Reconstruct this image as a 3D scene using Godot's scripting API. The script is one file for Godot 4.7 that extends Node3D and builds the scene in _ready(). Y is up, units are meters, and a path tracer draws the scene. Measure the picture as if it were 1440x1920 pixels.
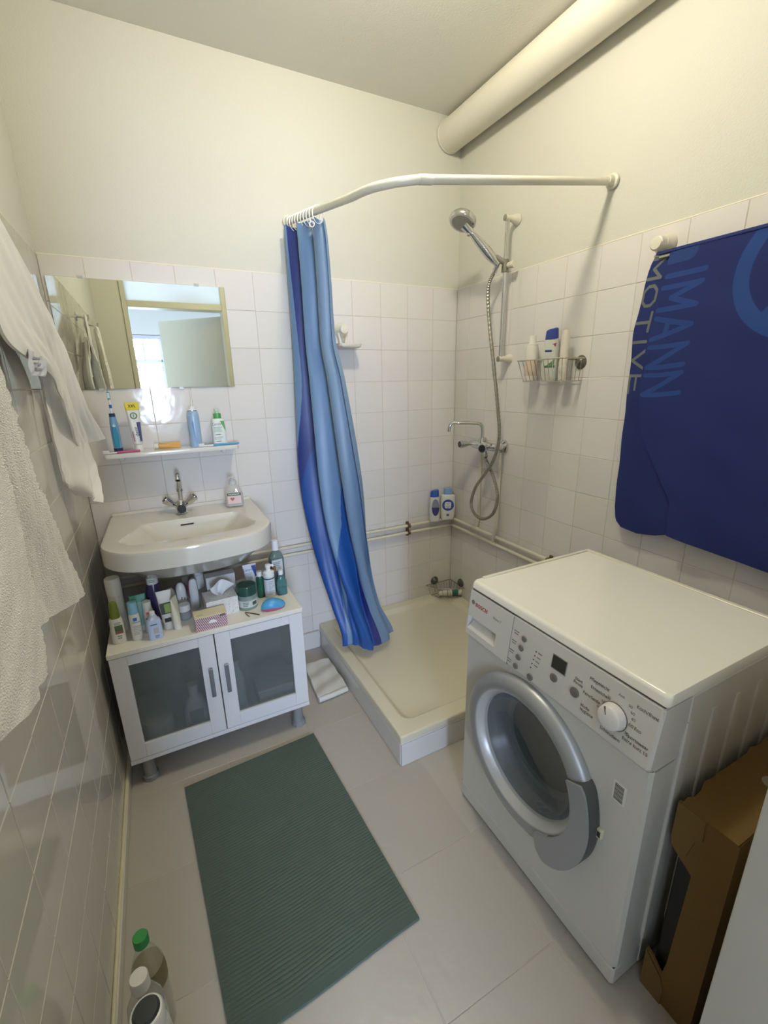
extends Node3D
# A small tiled bathroom. Back wall z = 0, left wall x = 0, right wall x = W, floor y = 0, front wall with the door z = D.
const W := 1.82
const H := 2.628
const T := 0.153
const Y0 := 1.88
const D := 2.3
const CT := 0.57

var mats := {}
var rng := RandomNumberGenerator.new()
var fine_noise: NoiseTexture2D
var terry_noise: NoiseTexture2D
var wave_noise: NoiseTexture2D
var taken := {}


# ---------------------------------------------------------------- mesh builder
class MB:
	var v := PackedVector3Array()
	var uv := PackedVector2Array()
	var crease := 0.72

	func tri(a: Vector3, b: Vector3, c: Vector3, ua := Vector2.ZERO, ub := Vector2.ZERO, uc := Vector2.ZERO) -> void:
		v.append(a); v.append(b); v.append(c)
		uv.append(ua); uv.append(ub); uv.append(uc)

	func quad(a: Vector3, b: Vector3, c: Vector3, d: Vector3, ua := Vector2(0, 1), ub := Vector2(1, 1), uc := Vector2(1, 0), ud := Vector2(0, 0)) -> void:
		tri(a, b, c, ua, ub, uc)
		tri(a, c, d, ua, uc, ud)

	# box with bevelled edges, centre c, full size s, turned by b
	func box(c: Vector3, s: Vector3, bev := 0.0, b := Basis()) -> MB:
		var h := s * 0.5
		if bev <= 0.0:
			var p := []
			for i in 8:
				p.append(c + b * Vector3(h.x if i & 1 else -h.x, h.y if i & 2 else -h.y, h.z if i & 4 else -h.z))
			quad(p[4], p[5], p[7], p[6]); quad(p[1], p[0], p[2], p[3]); quad(p[5], p[1], p[3], p[7])
			quad(p[0], p[4], p[6], p[2]); quad(p[6], p[7], p[3], p[2]); quad(p[0], p[1], p[5], p[4])
			return self
		var e := minf(bev, minf(h.x, minf(h.y, h.z)) * 0.98)
		var f := func(ax: int, i: int) -> Vector3:
			var q := Vector3(h.x if i & 1 else -h.x, h.y if i & 2 else -h.y, h.z if i & 4 else -h.z)
			for k in 3:
				if k != ax:
					q[k] -= signf(q[k]) * e
			return c + b * q
		var out := func(pts: Array) -> void:
			var m := Vector3.ZERO
			for q in pts:
				m += q
			m /= pts.size()
			var n: Vector3 = (pts[1] - pts[0]).cross(pts[2] - pts[0])
			if n.dot(m - c) < 0.0:
				pts.reverse()
			if pts.size() == 4:
				quad(pts[0], pts[1], pts[2], pts[3])
			else:
				tri(pts[0], pts[1], pts[2])
		for ax in 3:
			var o1 := 1 << ((ax + 1) % 3)
			var o2 := 1 << ((ax + 2) % 3)
			for sd in 2:
				var k := (1 << ax) * sd
				out.call([f.call(ax, k), f.call(ax, k | o1), f.call(ax, k | o1 | o2), f.call(ax, k | o2)])
			# edges running along ax, between faces of the other two axes
			var a1 := (ax + 1) % 3
			var a2 := (ax + 2) % 3
			for sd in 4:
				var k := (o1 if sd & 1 else 0) | (o2 if sd & 2 else 0)
				var kk := k | (1 << ax)
				out.call([f.call(a1, k), f.call(a1, kk), f.call(a2, kk), f.call(a2, k)])
		for i in 8:
			out.call([f.call(0, i), f.call(1, i), f.call(2, i)])
		return self

	# rings of equally many points, counter-clockwise seen from the end (last ring)
	func loft(rings: Array, cap0 := true, cap1 := true, closed := true) -> MB:
		for i in rings.size() - 1:
			var a: PackedVector3Array = rings[i]
			var b: PackedVector3Array = rings[i + 1]
			var n := a.size()
			for j in (n if closed else n - 1):
				var k := (j + 1) % n
				var u0 := float(j) / n
				var u1 := float(j + 1) / n
				var v0 := 1.0 - float(i) / (rings.size() - 1)
				var v1 := 1.0 - float(i + 1) / (rings.size() - 1)
				quad(a[j], a[k], b[k], b[j], Vector2(u0, v0), Vector2(u1, v0), Vector2(u1, v1), Vector2(u0, v1))
		if cap0:
			fan(rings[0], true)
		if cap1:
			fan(rings[rings.size() - 1], false)
		return self

	func fan(r: PackedVector3Array, flip: bool) -> void:
		var m := Vector3.ZERO
		for q in r:
			m += q
		m /= r.size()
		for j in r.size():
			var k := (j + 1) % r.size()
			if flip:
				tri(m, r[k], r[j])
			else:
				tri(m, r[j], r[k])

	# profile of (radius, height) from bottom to top round the y axis of xf
	func lathe(prof: Array, n := 24, xf := Transform3D(), caps := true) -> MB:
		var rings := []
		for p in prof:
			var r := PackedVector3Array()
			for j in n:
				var a := -TAU * j / n
				r.append(xf * Vector3(cos(a) * p[0], p[1], sin(a) * p[0]))
			rings.append(r)
		return loft(rings, caps and prof[0][0] > 0.00001, caps and prof[prof.size() - 1][0] > 0.00001)

	# tube along a path; r is one radius or one per point
	func tube(path: Array, r, n := 10, caps := true, loop := false) -> MB:
		var rings := []
		var cnt := path.size()
		var t0: Vector3 = (path[1] - path[0]).normalized()
		var side := t0.cross(Vector3.UP)
		if side.length() < 0.1:
			side = t0.cross(Vector3.RIGHT)
		side = side.normalized()
		for i in cnt:
			var t: Vector3
			if loop:
				t = path[(i + 1) % cnt] - path[(i + cnt - 1) % cnt]
			else:
				t = path[mini(i + 1, cnt - 1)] - path[maxi(i - 1, 0)]
			t = t.normalized()
			side = (side - t * side.dot(t)).normalized()
			var up := side.cross(t)
			var rad: float = r[i] if r is Array else r
			var ring := PackedVector3Array()
			for j in n:
				var a := -TAU * j / n
				ring.append(path[i] + (side * cos(a) + up * sin(a)) * rad)
			rings.append(ring)
		if loop:
			rings.append(rings[0])
			return loft(rings, false, false)
		return loft(rings, caps, caps)

	# polygon (counter-clockwise, xy plane of xf) extruded from z0 to z1, with an optional bevel at z1
	func prism(poly: PackedVector2Array, z0: float, z1: float, xf := Transform3D(), bev := 0.0) -> MB:
		if Geometry2D.is_polygon_clockwise(poly):
			poly = poly.duplicate()
			poly.reverse()
		var n := poly.size()
		var top := poly
		if bev > 0.0:
			var off := Geometry2D.offset_polygon(poly, -bev, Geometry2D.JOIN_MITER)
			if off.size() == 1 and off[0].size() == n:
				top = off[0]
				# line the start of the offset ring up with the original one
				var best := 0
				for k in n:
					if top[k].distance_to(poly[0]) < top[best].distance_to(poly[0]):
						best = k
				var t2 := PackedVector2Array()
				for k in n:
					t2.append(top[(best + k) % n])
				top = t2
			else:
				bev = 0.0
		var at := func(q: Vector2, z: float) -> Vector3: return xf * Vector3(q.x, q.y, z)
		for j in n:
			var k := (j + 1) % n
			quad(at.call(poly[j], z0), at.call(poly[k], z0), at.call(poly[k], z1 - bev), at.call(poly[j], z1 - bev))
			if bev > 0.0:
				quad(at.call(poly[j], z1 - bev), at.call(poly[k], z1 - bev), at.call(top[k], z1), at.call(top[j], z1))
		var tr := Geometry2D.triangulate_polygon(poly)
		for i in range(0, tr.size(), 3):
			var a := poly[tr[i]]
			var b := poly[tr[i + 1]]
			var c := poly[tr[i + 2]]
			if (b - a).cross(c - a) < 0.0:
				var s := b
				b = c
				c = s
			tri(at.call(c, z0), at.call(b, z0), at.call(a, z0))
		tr = Geometry2D.triangulate_polygon(top)
		for i in range(0, tr.size(), 3):
			var a := top[tr[i]]
			var b := top[tr[i + 1]]
			var c := top[tr[i + 2]]
			if (b - a).cross(c - a) < 0.0:
				var s := b
				b = c
				c = s
			tri(at.call(a, z1), at.call(b, z1), at.call(c, z1))
		return self

	# grid[i][j] of points -> a closed cloth of some thickness; uv runs j -> u, i -> v
	func cloth(grid: Array, th: float) -> MB:
		var ni := grid.size()
		var nj: int = grid[0].size()
		var fr := []
		var bk := []
		for i in ni:
			var rf := PackedVector3Array()
			var rb := PackedVector3Array()
			for j in nj:
				var du: Vector3 = grid[i][mini(j + 1, nj - 1)] - grid[i][maxi(j - 1, 0)]
				var dv: Vector3 = grid[mini(i + 1, ni - 1)][j] - grid[maxi(i - 1, 0)][j]
				var nn := dv.cross(du).normalized()
				rf.append(grid[i][j] + nn * th * 0.5)
				rb.append(grid[i][j] - nn * th * 0.5)
			fr.append(rf)
			bk.append(rb)
		for i in ni - 1:
			for j in nj - 1:
				var a := Vector2(float(j) / (nj - 1), float(i) / (ni - 1))
				var b := Vector2(float(j + 1) / (nj - 1), float(i + 1) / (ni - 1))
				quad(fr[i + 1][j], fr[i + 1][j + 1], fr[i][j + 1], fr[i][j], Vector2(a.x, b.y), b, Vector2(b.x, a.y), a)
				quad(bk[i][j], bk[i][j + 1], bk[i + 1][j + 1], bk[i + 1][j], a, Vector2(b.x, a.y), b, Vector2(a.x, b.y))
		for i in ni - 1:
			quad(fr[i][0], bk[i][0], bk[i + 1][0], fr[i + 1][0])
			quad(fr[i + 1][nj - 1], bk[i + 1][nj - 1], bk[i][nj - 1], fr[i][nj - 1])
		for j in nj - 1:
			quad(fr[0][j + 1], bk[0][j + 1], bk[0][j], fr[0][j])
			quad(fr[ni - 1][j], bk[ni - 1][j], bk[ni - 1][j + 1], fr[ni - 1][j + 1])
		return self

	func mesh() -> ArrayMesh:
		var n := v.size() / 3
		var fn := PackedVector3Array()
		fn.resize(n)
		var at := {}
		var keys := []
		keys.resize(v.size())
		for i in n:
			var a := v[i * 3]
			var b := v[i * 3 + 1]
			var c := v[i * 3 + 2]
			fn[i] = (b - a).cross(c - a)
			for k in 3:
				var key := Vector3i((v[i * 3 + k] * 20000.0).round())
				keys[i * 3 + k] = key
				if at.has(key):
					at[key].append(i)
				else:
					at[key] = [i]
		var vv := PackedVector3Array()
		var nn := PackedVector3Array()
		var uu := PackedVector2Array()
		for i in n:
			if fn[i].length_squared() < 1e-20:
				continue
			var me := fn[i].normalized()
			for k in [0, 2, 1]:
				var s := Vector3.ZERO
				for o in at[keys[i * 3 + k]]:
					var f: Vector3 = fn[o]
					var l := f.length()
					if l > 1e-10 and f.dot(me) > crease * l:
						s += f
				vv.append(v[i * 3 + k])
				nn.append(s.normalized() if s.length_squared() > 1e-24 else me)
				uu.append(uv[i * 3 + k])
		var arr := []
		arr.resize(Mesh.ARRAY_MAX)
		arr[Mesh.ARRAY_VERTEX] = vv
		arr[Mesh.ARRAY_NORMAL] = nn
		arr[Mesh.ARRAY_TEX_UV] = uu
		var m := ArrayMesh.new()
		m.add_surface_from_arrays(Mesh.PRIMITIVE_TRIANGLES, arr)
		return m


# ---------------------------------------------------------------- scene helpers
func numbered(called: String) -> String:
	if not taken.has(called):
		taken[called] = 0
		return called
	taken[called] += 1
	return "%s_%03d" % [called, taken[called]]


func tag(o: Node3D, label: String, category: String, group := "") -> Node3D:
	o.set_meta("label", label)
	o.set_meta("category", category)
	if group:
		o.set_meta("group", group)
	return o


func thing(called: String, label: String, category: String, at := Vector3.ZERO, turn := 0.0, group := "") -> Node3D:
	var o := Node3D.new()
	o.name = numbered(called)
	add_child(o)
	o.position = at
	o.rotation.y = turn
	return tag(o, label, category, group)


func part(called: String, m: MB, material: Material, parent: Node) -> MeshInstance3D:
	return inst(called, m.mesh(), material, parent)


func inst(called: String, mesh: Mesh, material: Material, parent: Node) -> MeshInstance3D:
	var o := MeshInstance3D.new()
	o.mesh = mesh
	o.material_override = material
	if parent == self:
		o.name = numbered(called)
		add_child(o)
	else:
		o.name = called
		parent.add_child(o, true)
	return o


func struct(called: String, m: MB, material: Material, parent: Node = self) -> MeshInstance3D:
	var o := part(called, m, material, parent)
	if parent == self:
		o.set_meta("kind", "structure")
	return o


func M(hex: String, rough := 0.5, metal := 0.0, opt := {}) -> StandardMaterial3D:
	var key := "%s|%f|%f|%s" % [hex, rough, metal, str(opt)]
	if mats.has(key):
		return mats[key]
	var m := StandardMaterial3D.new()
	m.albedo_color = Color.html(hex)
	m.roughness = rough
	m.metallic = metal
	if opt.has("alpha"):
		m.transparency = BaseMaterial3D.TRANSPARENCY_ALPHA
		m.albedo_color.a = opt.alpha
	if opt.has("refr"):
		m.refraction_enabled = true
		m.refraction_scale = opt.refr
		m.transparency = BaseMaterial3D.TRANSPARENCY_ALPHA
		m.albedo_color.a = opt.get("alpha", 0.0)
	if opt.has("emit"):
		m.emission_enabled = true
		m.emission = Color.html(hex)
		m.emission_energy_multiplier = opt.emit
	if opt.has("coat"):
		m.clearcoat_enabled = true
		m.clearcoat = opt.coat
		m.clearcoat_roughness = 0.08
	if opt.has("back"):
		m.backlight_enabled = true
		m.backlight = Color.html(opt.back)
	if opt.has("rim"):
		m.rim_enabled = true
		m.rim = opt.rim
	if opt.has("sss"):
		m.subsurf_scatter_enabled = true
		m.subsurf_scatter_strength = opt.sss
	if opt.has("bump"):
		m.heightmap_enabled = true
		m.heightmap_texture = opt.get("bumptex", fine_noise)
		m.heightmap_scale = opt.bump
		m.uv1_triplanar = true
		m.uv1_world_triplanar = true
		m.uv1_scale = Vector3.ONE * opt.get("scale", 4.0)
	mats[key] = m
	return m


func noise(freq: float, oct: int, sd: int) -> NoiseTexture2D:
	var n := FastNoiseLite.new()
	n.seed = sd
	n.noise_type = FastNoiseLite.TYPE_SIMPLEX_SMOOTH
	n.frequency = freq
	n.fractal_octaves = oct
	var t := NoiseTexture2D.new()
	t.noise = n
	t.width = 512
	t.height = 512
	t.seamless = true
	return t


func textured(img: Image, rough := 0.5, opt := {}) -> StandardMaterial3D:
	var m := StandardMaterial3D.new()
	m.albedo_texture = ImageTexture.create_from_image(img)
	m.roughness = rough
	if opt.has("bump"):
		m.heightmap_enabled = true
		m.heightmap_texture = opt.bumptex
		m.heightmap_scale = opt.bump
	if opt.has("rim"):
		m.rim_enabled = true
		m.rim = opt.rim
	if opt.has("back"):
		m.backlight_enabled = true
		m.backlight = Color.html(opt.back)
	return m


# lettering as thin raised print; the text faces +z of basis b
func letters(s: String, height: float, at: Vector3, b: Basis, material: Material, parent: Node, bold := false, squeeze := 1.0) -> MeshInstance3D:
	var t := TextMesh.new()
	var f := SystemFont.new()
	f.font_names = PackedStringArray(["Droid Sans"])
	if bold:
		f.font_weight = 700
	t.font = f
	t.font_size = 32
	t.pixel_size = height / 23.0
	t.depth = 0.0003
	t.curve_step = 2.0
	t.text = s
	var o := inst("lettering", t, material, parent)
	o.transform = Transform3D(b.scaled_local(Vector3(squeeze, 1, 1)), at)
	return o


# closed ring of a rounded rectangle, w along x, d along z, at height y
func ring(w: float, d: float, r: float, y: float, n := 5, c := Vector3.ZERO) -> PackedVector3Array:
	var out := PackedVector3Array()
	r = minf(r, minf(w, d) * 0.5)
	var cx := w * 0.5 - r
	var cz := d * 0.5 - r
	for q in 4:
		var sx: float = [1, -1, -1, 1][q]
		var sz: float = [-1, -1, 1, 1][q]
		for i in n:
			var a := -(PI * 0.5 * q + PI * 0.5 * i / (n - 1))
			out.append(c + Vector3(sx * cx + cos(a) * r, y, sz * cz + sin(a) * r))
	return out


# sections: [height, width, depth, corner radius]
func body(secs: Array, n := 5) -> MB:
	var m := MB.new()
	var rings := []
	for s in secs:
		rings.append(ring(s[1], s[2], s[3], s[0], n))
	return m.loft(rings)


func flip_tube(w: float, h: float, d: float, cap_h: float, cap_w: float) -> MB:
	# body of a tube standing on its cap: round below, flattened crimp on top
	return body([[cap_h, cap_w, cap_w, cap_w * 0.5], [cap_h + 0.004, d, d, d * 0.5], [cap_h + h * 0.3, lerpf(d, w, 0.3), d * 0.95, d * 0.46], [cap_h + h * 0.75, lerpf(d, w, 0.75), d * 0.5, d * 0.24], [cap_h + h * 0.95, w, 0.005, 0.0024], [cap_h + h, w, 0.003, 0.0014]])


func bez(p: Array, n := 8, loop := false) -> Array:
	# Catmull-Rom through the points
	var out := []
	var c := p.size()
	for i in (c if loop else c - 1):
		var a: Vector3 = p[(i + c - 1) % c] if loop else p[maxi(i - 1, 0)]
		var b: Vector3 = p[i]
		var d: Vector3 = p[(i + 1) % c]
		var e: Vector3 = p[(i + 2) % c] if loop else p[mini(i + 2, c - 1)]
		for k in n:
			out.append(b.cubic_interpolate(d, a, e, float(k) / n))
	if not loop:
		out.append(p[c - 1])
	return out


func img_new(w: int, h: int, hex: String) -> Image:
	var im := Image.create(w, h, false, Image.FORMAT_RGB8)
	im.fill(Color.html(hex))
	return im


func img_line(im: Image, a: Vector2, b: Vector2, wd: float, hex: String) -> void:
	var c := Color.html(hex)
	var lo := Vector2(minf(a.x, b.x), minf(a.y, b.y)) - Vector2(wd, wd)
	var hi := Vector2(maxf(a.x, b.x), maxf(a.y, b.y)) + Vector2(wd, wd)
	for y in range(maxi(0, int(lo.y)), mini(im.get_height() - 1, int(hi.y)) + 1):
		for x in range(maxi(0, int(lo.x)), mini(im.get_width() - 1, int(hi.x)) + 1):
			var q := Vector2(x, y)
			if q.distance_to(Geometry2D.get_closest_point_to_segment(q, a, b)) < wd * 0.5:
				im.set_pixel(x, y, c)


func img_ring(im: Image, c: Vector2, r0: float, r1: float, hex: String, squash := 1.0) -> void:
	var col := Color.html(hex)
	for y in range(maxi(0, int(c.y - r1)), mini(im.get_height() - 1, int(c.y + r1)) + 1):
		for x in range(maxi(0, int(c.x - r1)), mini(im.get_width() - 1, int(c.x + r1)) + 1):
			var d := Vector2((x - c.x) / squash, y - c.y).length()
			if d >= r0 and d <= r1:
				im.set_pixel(x, y, col)


# strokes of a few capital letters in a unit box (x right, y down)
const STROKES := {
	"M": [[0, 1, 0, 0], [0, 0, .5, .7], [.5, .7, 1, 0], [1, 0, 1, 1]],
	"O": [[.25, 0, .75, 0], [.75, 0, 1, .3], [1, .3, 1, .7], [1, .7, .75, 1], [.75, 1, .25, 1], [.25, 1, 0, .7], [0, .7, 0, .3], [0, .3, .25, 0]],
	"T": [[0, 0, 1, 0], [.5, 0, .5, 1]],
	"I": [[.5, 0, .5, 1]],
	"V": [[0, 0, .5, 1], [.5, 1, 1, 0]],
	"E": [[1, 0, 0, 0], [0, 0, 0, 1], [0, 1, 1, 1], [0, .5, .8, .5]],
	"A": [[0, 1, .5, 0], [.5, 0, 1, 1], [.2, .65, .8, .65]],
	"N": [[0, 1, 0, 0], [0, 0, 1, 1], [1, 1, 1, 0]],
}


# writes downwards along a cloth (letters turned a quarter clockwise)
func img_word_down(im: Image, word: String, x0: float, x1: float, y0: float, step: float, wd: float, hex: String) -> void:
	for i in word.length():
		var lw := step * (0.25 if word[i] == "I" else 0.72)
		for s in STROKES[word[i]]:
			var a := Vector2(x1 - s[1] * (x1 - x0), y0 + s[0] * lw)
			var b := Vector2(x1 - s[3] * (x1 - x0), y0 + s[2] * lw)
			img_line(im, a, b, wd, hex)
		y0 += step * (0.5 if word[i] == "I" else 1.0)


# ---------------------------------------------------------------- the scene
func _ready() -> void:
	# camera
	var cam := Camera3D.new()
	cam.name = "camera"
	cam.projection = Camera3D.PROJECTION_PERSPECTIVE
	cam.fov = 98.39
	cam.near = 0.02
	cam.transform = Transform3D(Basis(Vector3(0.890004, -0.019745, 0.455526), Vector3(0.146474, 0.958488, -0.244634), Vector3(-0.431786, 0.284448, 0.85595)), Vector3(0.287289, 1.424992, 2.119611))
	add_child(cam)
	cam.current = true
	# sky and exposure
	var env := Environment.new()
	env.background_mode = Environment.BG_SKY
	var sky := Sky.new()
	var sm := ProceduralSkyMaterial.new()
	sm.sky_top_color = Color(0.62, 0.74, 0.95)
	sm.sky_horizon_color = Color(0.88, 0.92, 0.98)
	sm.ground_horizon_color = Color(0.75, 0.76, 0.78)
	sm.ground_bottom_color = Color(0.4, 0.4, 0.4)
	sm.energy_multiplier = 6.0
	sky.sky_material = sm
	env.sky = sky
	env.tonemap_mode = Environment.TONE_MAPPER_LINEAR
	env.tonemap_exposure = 0.285
	env.sdfgi_enabled = true
	env.ssao_enabled = true
	env.ssil_enabled = true
	var we := WorldEnvironment.new()
	we.name = "world"
	we.environment = env
	add_child(we)
	# daylight: the bright sky outside the window of the room beyond the door
	var day := AreaLight3D.new()
	day.name = "daylight"
	day.area_size = Vector2(1.8, 1.6)
	day.position = Vector3(-0.09, 1.6, 5.62)
	day.light_color = Color(0.79, 0.87, 1.0)
	day.light_energy = 270.0
	day.shadow_enabled = true
	add_child(day)

	rng.seed = 20240
	fine_noise = noise(0.05, 4, 3)
	terry_noise = noise(0.11, 2, 7)
	wave_noise = noise(0.012, 2, 11)

	ceiling_lamp()
	build_room()
	build_beyond()
	shower_tray()
	washing_machine()
	cardboard_box()
	white_cupboard()
	vanity_cabinet()
	washbasin()
	mirror_and_shelf()
	ceiling_pipe()
	curtain_rod()
	shower_curtain()
	water_pipes()
	shower_set()
	shower_accessories()
	blue_towel()
	white_towels()
	floor_things()
	shelf_things()
	cabinet_things()
	door_bottles()


func ceiling_lamp() -> void:
	var at := Vector3(0.98, 2.56, 1.03)
	var t := thing("ceiling_lamp", "round white glass ceiling lamp above the middle of the room", "lamp", Vector3(at.x, H, at.z))
	part("base", MB.new().lathe([[0.0, -0.03], [0.05, -0.03], [0.055, -0.025], [0.055, 0.0]], 28), M("e6e4dc", 0.4), t)
	var globe := part("glowing_globe", MB.new().lathe([[0.0, -0.09], [0.03, -0.086], [0.055, -0.072], [0.075, -0.045], [0.08, -0.02], [0.075, 0.01], [0.06, 0.035], [0.045, 0.055]], 28), M("fff7e6", 0.4, 0.0, {"emit": 3.0}), t)
	globe.position.y = at.y - H
	var l := OmniLight3D.new()
	l.name = "lamp_light"
	l.position = Vector3(0, at.y - H, 0)
	l.light_color = Color(1.0, 0.972, 0.885)
	l.light_energy = 3.0
	l.light_size = 0.07
	l.omni_range = 12.0
	l.omni_attenuation = 2.0
	l.shadow_enabled = true
	t.add_child(l)


# ---------------------------------------------------------------- room
func tile_mats(hexes: Array, rough: float, bump: float, scale: float) -> Array:
	var out := []
	for h in hexes:
		out.append(M(h, rough, 0.0, {"bump": bump, "bumptex": wave_noise, "scale": scale}))
	return out


# tiles as parts of a wall. place(u, y, tile size, thickness) -> Transform3D of a tile centre
func tile_wall(parent: Node, cuts: Array, to_world: Callable, set_mats: Array) -> void:
	var shared := {}
	for r in 12:
		var yc := Y0 - (r + 0.5) * T
		for c in cuts.size() - 1:
			var wd: float = cuts[c + 1] - cuts[c]
			if wd < 0.012:
				continue
			var key := "%.4f" % wd
			if not shared.has(key):
				shared[key] = MB.new().box(Vector3(0, 0, -0.004), Vector3(wd - 0.002, T - 0.002, 0.008), 0.001).mesh()
			var o := inst("tile", shared[key], set_mats[rng.randi() % set_mats.size()], parent)
			var b := Basis.from_euler(Vector3(rng.randfn() * 0.0016, rng.randfn() * 0.0016, 0))
			o.transform = to_world.call((cuts[c] + cuts[c + 1]) * 0.5, yc) * Transform3D(b, Vector3(0, 0, rng.randfn() * 0.0002))


func build_room() -> void:
	var plaster := M("d5d2c6", 0.75, 0.0, {"bump": 0.05, "scale": 5.0})
	var paint := M("f1eee4", 0.8, 0.0, {"bump": 0.03, "scale": 4.0})
	var grout := M("cdc6b8", 0.9, 0.0, {"bump": 0.04, "scale": 12.0})
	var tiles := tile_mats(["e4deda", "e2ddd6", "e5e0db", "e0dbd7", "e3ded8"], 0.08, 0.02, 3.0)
	# back wall
	var wb := struct("wall_back", MB.new().box(Vector3(W * 0.5, H * 0.5, -0.064), Vector3(W + 0.24, H + 0.2, 0.12)), plaster)
	part("grout", MB.new().box(Vector3(W * 0.5, Y0 * 0.5, -0.0028), Vector3(W, Y0 + 0.003, 0.003)), grout, wb)
	var cuts := []
	var x := W
	while x > 0.0:
		cuts.push_front(x)
		x -= T
	cuts.push_front(0.0)
	tile_wall(wb, cuts, func(u, y): return Transform3D(Basis(), Vector3(u, y, 0)), tiles)
	part("caulk", MB.new().tube([Vector3(0, Y0 + 0.001, -0.003), Vector3(W, Y0 + 0.001, -0.003)], 0.0035, 8), M("e8e2d0", 0.6), wb)
	# right wall
	var wr := struct("wall_right", MB.new().box(Vector3(W + 0.064, H * 0.5, 1.15), Vector3(0.12, H + 0.2, 2.54)), plaster)
	part("grout", MB.new().box(Vector3(W + 0.0028, Y0 * 0.5, D * 0.5), Vector3(0.003, Y0 + 0.003, D)), grout, wr)
	cuts = [0.0]
	x = 0.111
	while x < D:
		cuts.append(x)
		x += T
	cuts.append(D)
	tile_wall(wr, cuts, func(u, y): return Transform3D(Basis(Vector3.UP, -PI / 2), Vector3(W, y, u)), tiles)
	part("caulk", MB.new().tube([Vector3(W + 0.003, Y0 + 0.001, 0), Vector3(W + 0.003, Y0 + 0.001, D)], 0.0035, 8), M("e8e2d0", 0.6), wr)
	# left wall
	var wl := struct("wall_left", MB.new().box(Vector3(-0.064, H * 0.5, 1.15), Vector3(0.12, H + 0.2, 2.54)), plaster)
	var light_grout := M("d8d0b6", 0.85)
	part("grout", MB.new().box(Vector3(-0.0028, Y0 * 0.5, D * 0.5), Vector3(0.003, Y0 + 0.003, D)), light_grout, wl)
	cuts = []
	x = 0.0
	while x < D:
		cuts.append(x)
		x += T
	cuts.append(D)
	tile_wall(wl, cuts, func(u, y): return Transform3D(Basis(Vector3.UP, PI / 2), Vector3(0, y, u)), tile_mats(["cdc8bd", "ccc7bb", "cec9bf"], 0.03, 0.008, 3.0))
	# floor with square tiles
	var fl := struct("floor", MB.new().box(Vector3(0.4, -0.0613, 2.55), Vector3(4.6, 0.12, 5.9)), M("c2bbb0", 0.9))
	var ftiles := tile_mats(["b4ada3", "b1aaa0", "b6b0a6", "b2aba0"], 0.3, 0.04, 4.0)
	var fx := [0.012, 0.348, 0.681, 1.014, 1.347, 1.68, W]
	var fz := [0.0, 0.262, 0.597, 0.932, 1.268, 1.603, 1.937, 2.272, 2.42]
	for i in fx.size() - 1:
		for j in fz.size() - 1:
			var w2: float = fx[i + 1] - fx[i]
			var d2: float = fz[j + 1] - fz[j]
			var o := part("floor_tile", MB.new().box(Vector3(0, -0.005, 0), Vector3(w2 - 0.0022, 0.01, d2 - 0.0022), 0.0008), ftiles[rng.randi() % 4], fl)
			o.position = Vector3((fx[i] + fx[i + 1]) * 0.5, rng.randfn() * 0.0001, (fz[j] + fz[j + 1]) * 0.5)
	# skirting tiles
	var sk := M("d9d3c6", 0.25)
	var bl := struct("baseboard_left", MB.new().box(Vector3(0.005, 0.021, D * 0.5), Vector3(0.014, 0.042, D), 0.002), sk)
	part("caulk", MB.new().tube([Vector3(0.004, 0.044, 0.0), Vector3(0.004, 0.044, D)], 0.0045, 8), M("d9d2ae", 0.7), bl)
	var bb := struct("baseboard_back", MB.new().box(Vector3(0.47, 0.049, 0.006), Vector3(0.92, 0.098, 0.016), 0.002), M("dcd8d4", 0.2))
	part("caulk", MB.new().tube([Vector3(0.012, 0.0995, 0.004), Vector3(0.93, 0.0995, 0.004)], 0.004, 8), M("bcb6a8", 0.7), bb)
	# ceiling
	struct("ceiling", MB.new().box(Vector3(0.4, H + 0.06, 2.55), Vector3(4.6, 0.12, 5.9)), paint)
	# front wall with the door opening and a transom light above it
	var fw := MB.new()
	fw.box(Vector3(-0.72, H * 0.5, D + 0.06), Vector3(1.84, H, 0.12))
	fw.box(Vector3((0.98 + 2.6) * 0.5, H * 0.5, D + 0.06), Vector3(2.6 - 0.98, H, 0.12))
	fw.box(Vector3(0.59, (2.5 + H) * 0.5, D + 0.06), Vector3(0.78, H - 2.5, 0.12))
	struct("wall_front", fw, M("ddd9c8", 0.7))
	var frame := M("d9d5bd", 0.35)
	var df := struct("door_frame", MB.new().box(Vector3(0.2075, 1.25, D + 0.06), Vector3(0.035, 2.5, 0.15), 0.003), frame)
	part("jamb", MB.new().box(Vector3(0.9725, 1.25, D + 0.06), Vector3(0.035, 2.5, 0.15), 0.003), frame, df)
	part("rail", MB.new().box(Vector3(0.59, 2.065, D + 0.06), Vector3(0.73, 0.05, 0.14), 0.003), frame, df)
	part("head", MB.new().box(Vector3(0.59, 2.485, D + 0.06), Vector3(0.73, 0.03, 0.14), 0.003), frame, df)
	var tw := struct("window_1", MB.new().box(Vector3(0.59, 2.28, D + 0.06), Vector3(0.73, 0.38, 0.006)), M("f2f5fc", 0.35, 0.0, {"back": "ffffff", "bump": 0.3, "scale": 9.0}))
	tw.set_meta("label", "frosted glass transom above the doorway, seen in the mirror")
	# door leaf, opened outwards
	var dl := MB.new().box(Vector3(-0.365, 1.01, 0.0), Vector3(0.73, 2.0, 0.04), 0.003)
	var leaf := struct("door_1", dl, M("b9b6a9", 0.45))
	leaf.position = Vector3(0.975, 0.005, D + 0.15)
	leaf.rotation.y = deg_to_rad(46.0)
	part("door_handle", MB.new().tube([Vector3(-0.67, 1.03, 0.02), Vector3(-0.67, 1.03, 0.065), Vector3(-0.655, 1.03, 0.07), Vector3(-0.55, 1.03, 0.07)], 0.009, 10), M("b9b9bb", 0.25, 1.0), leaf)


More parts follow.
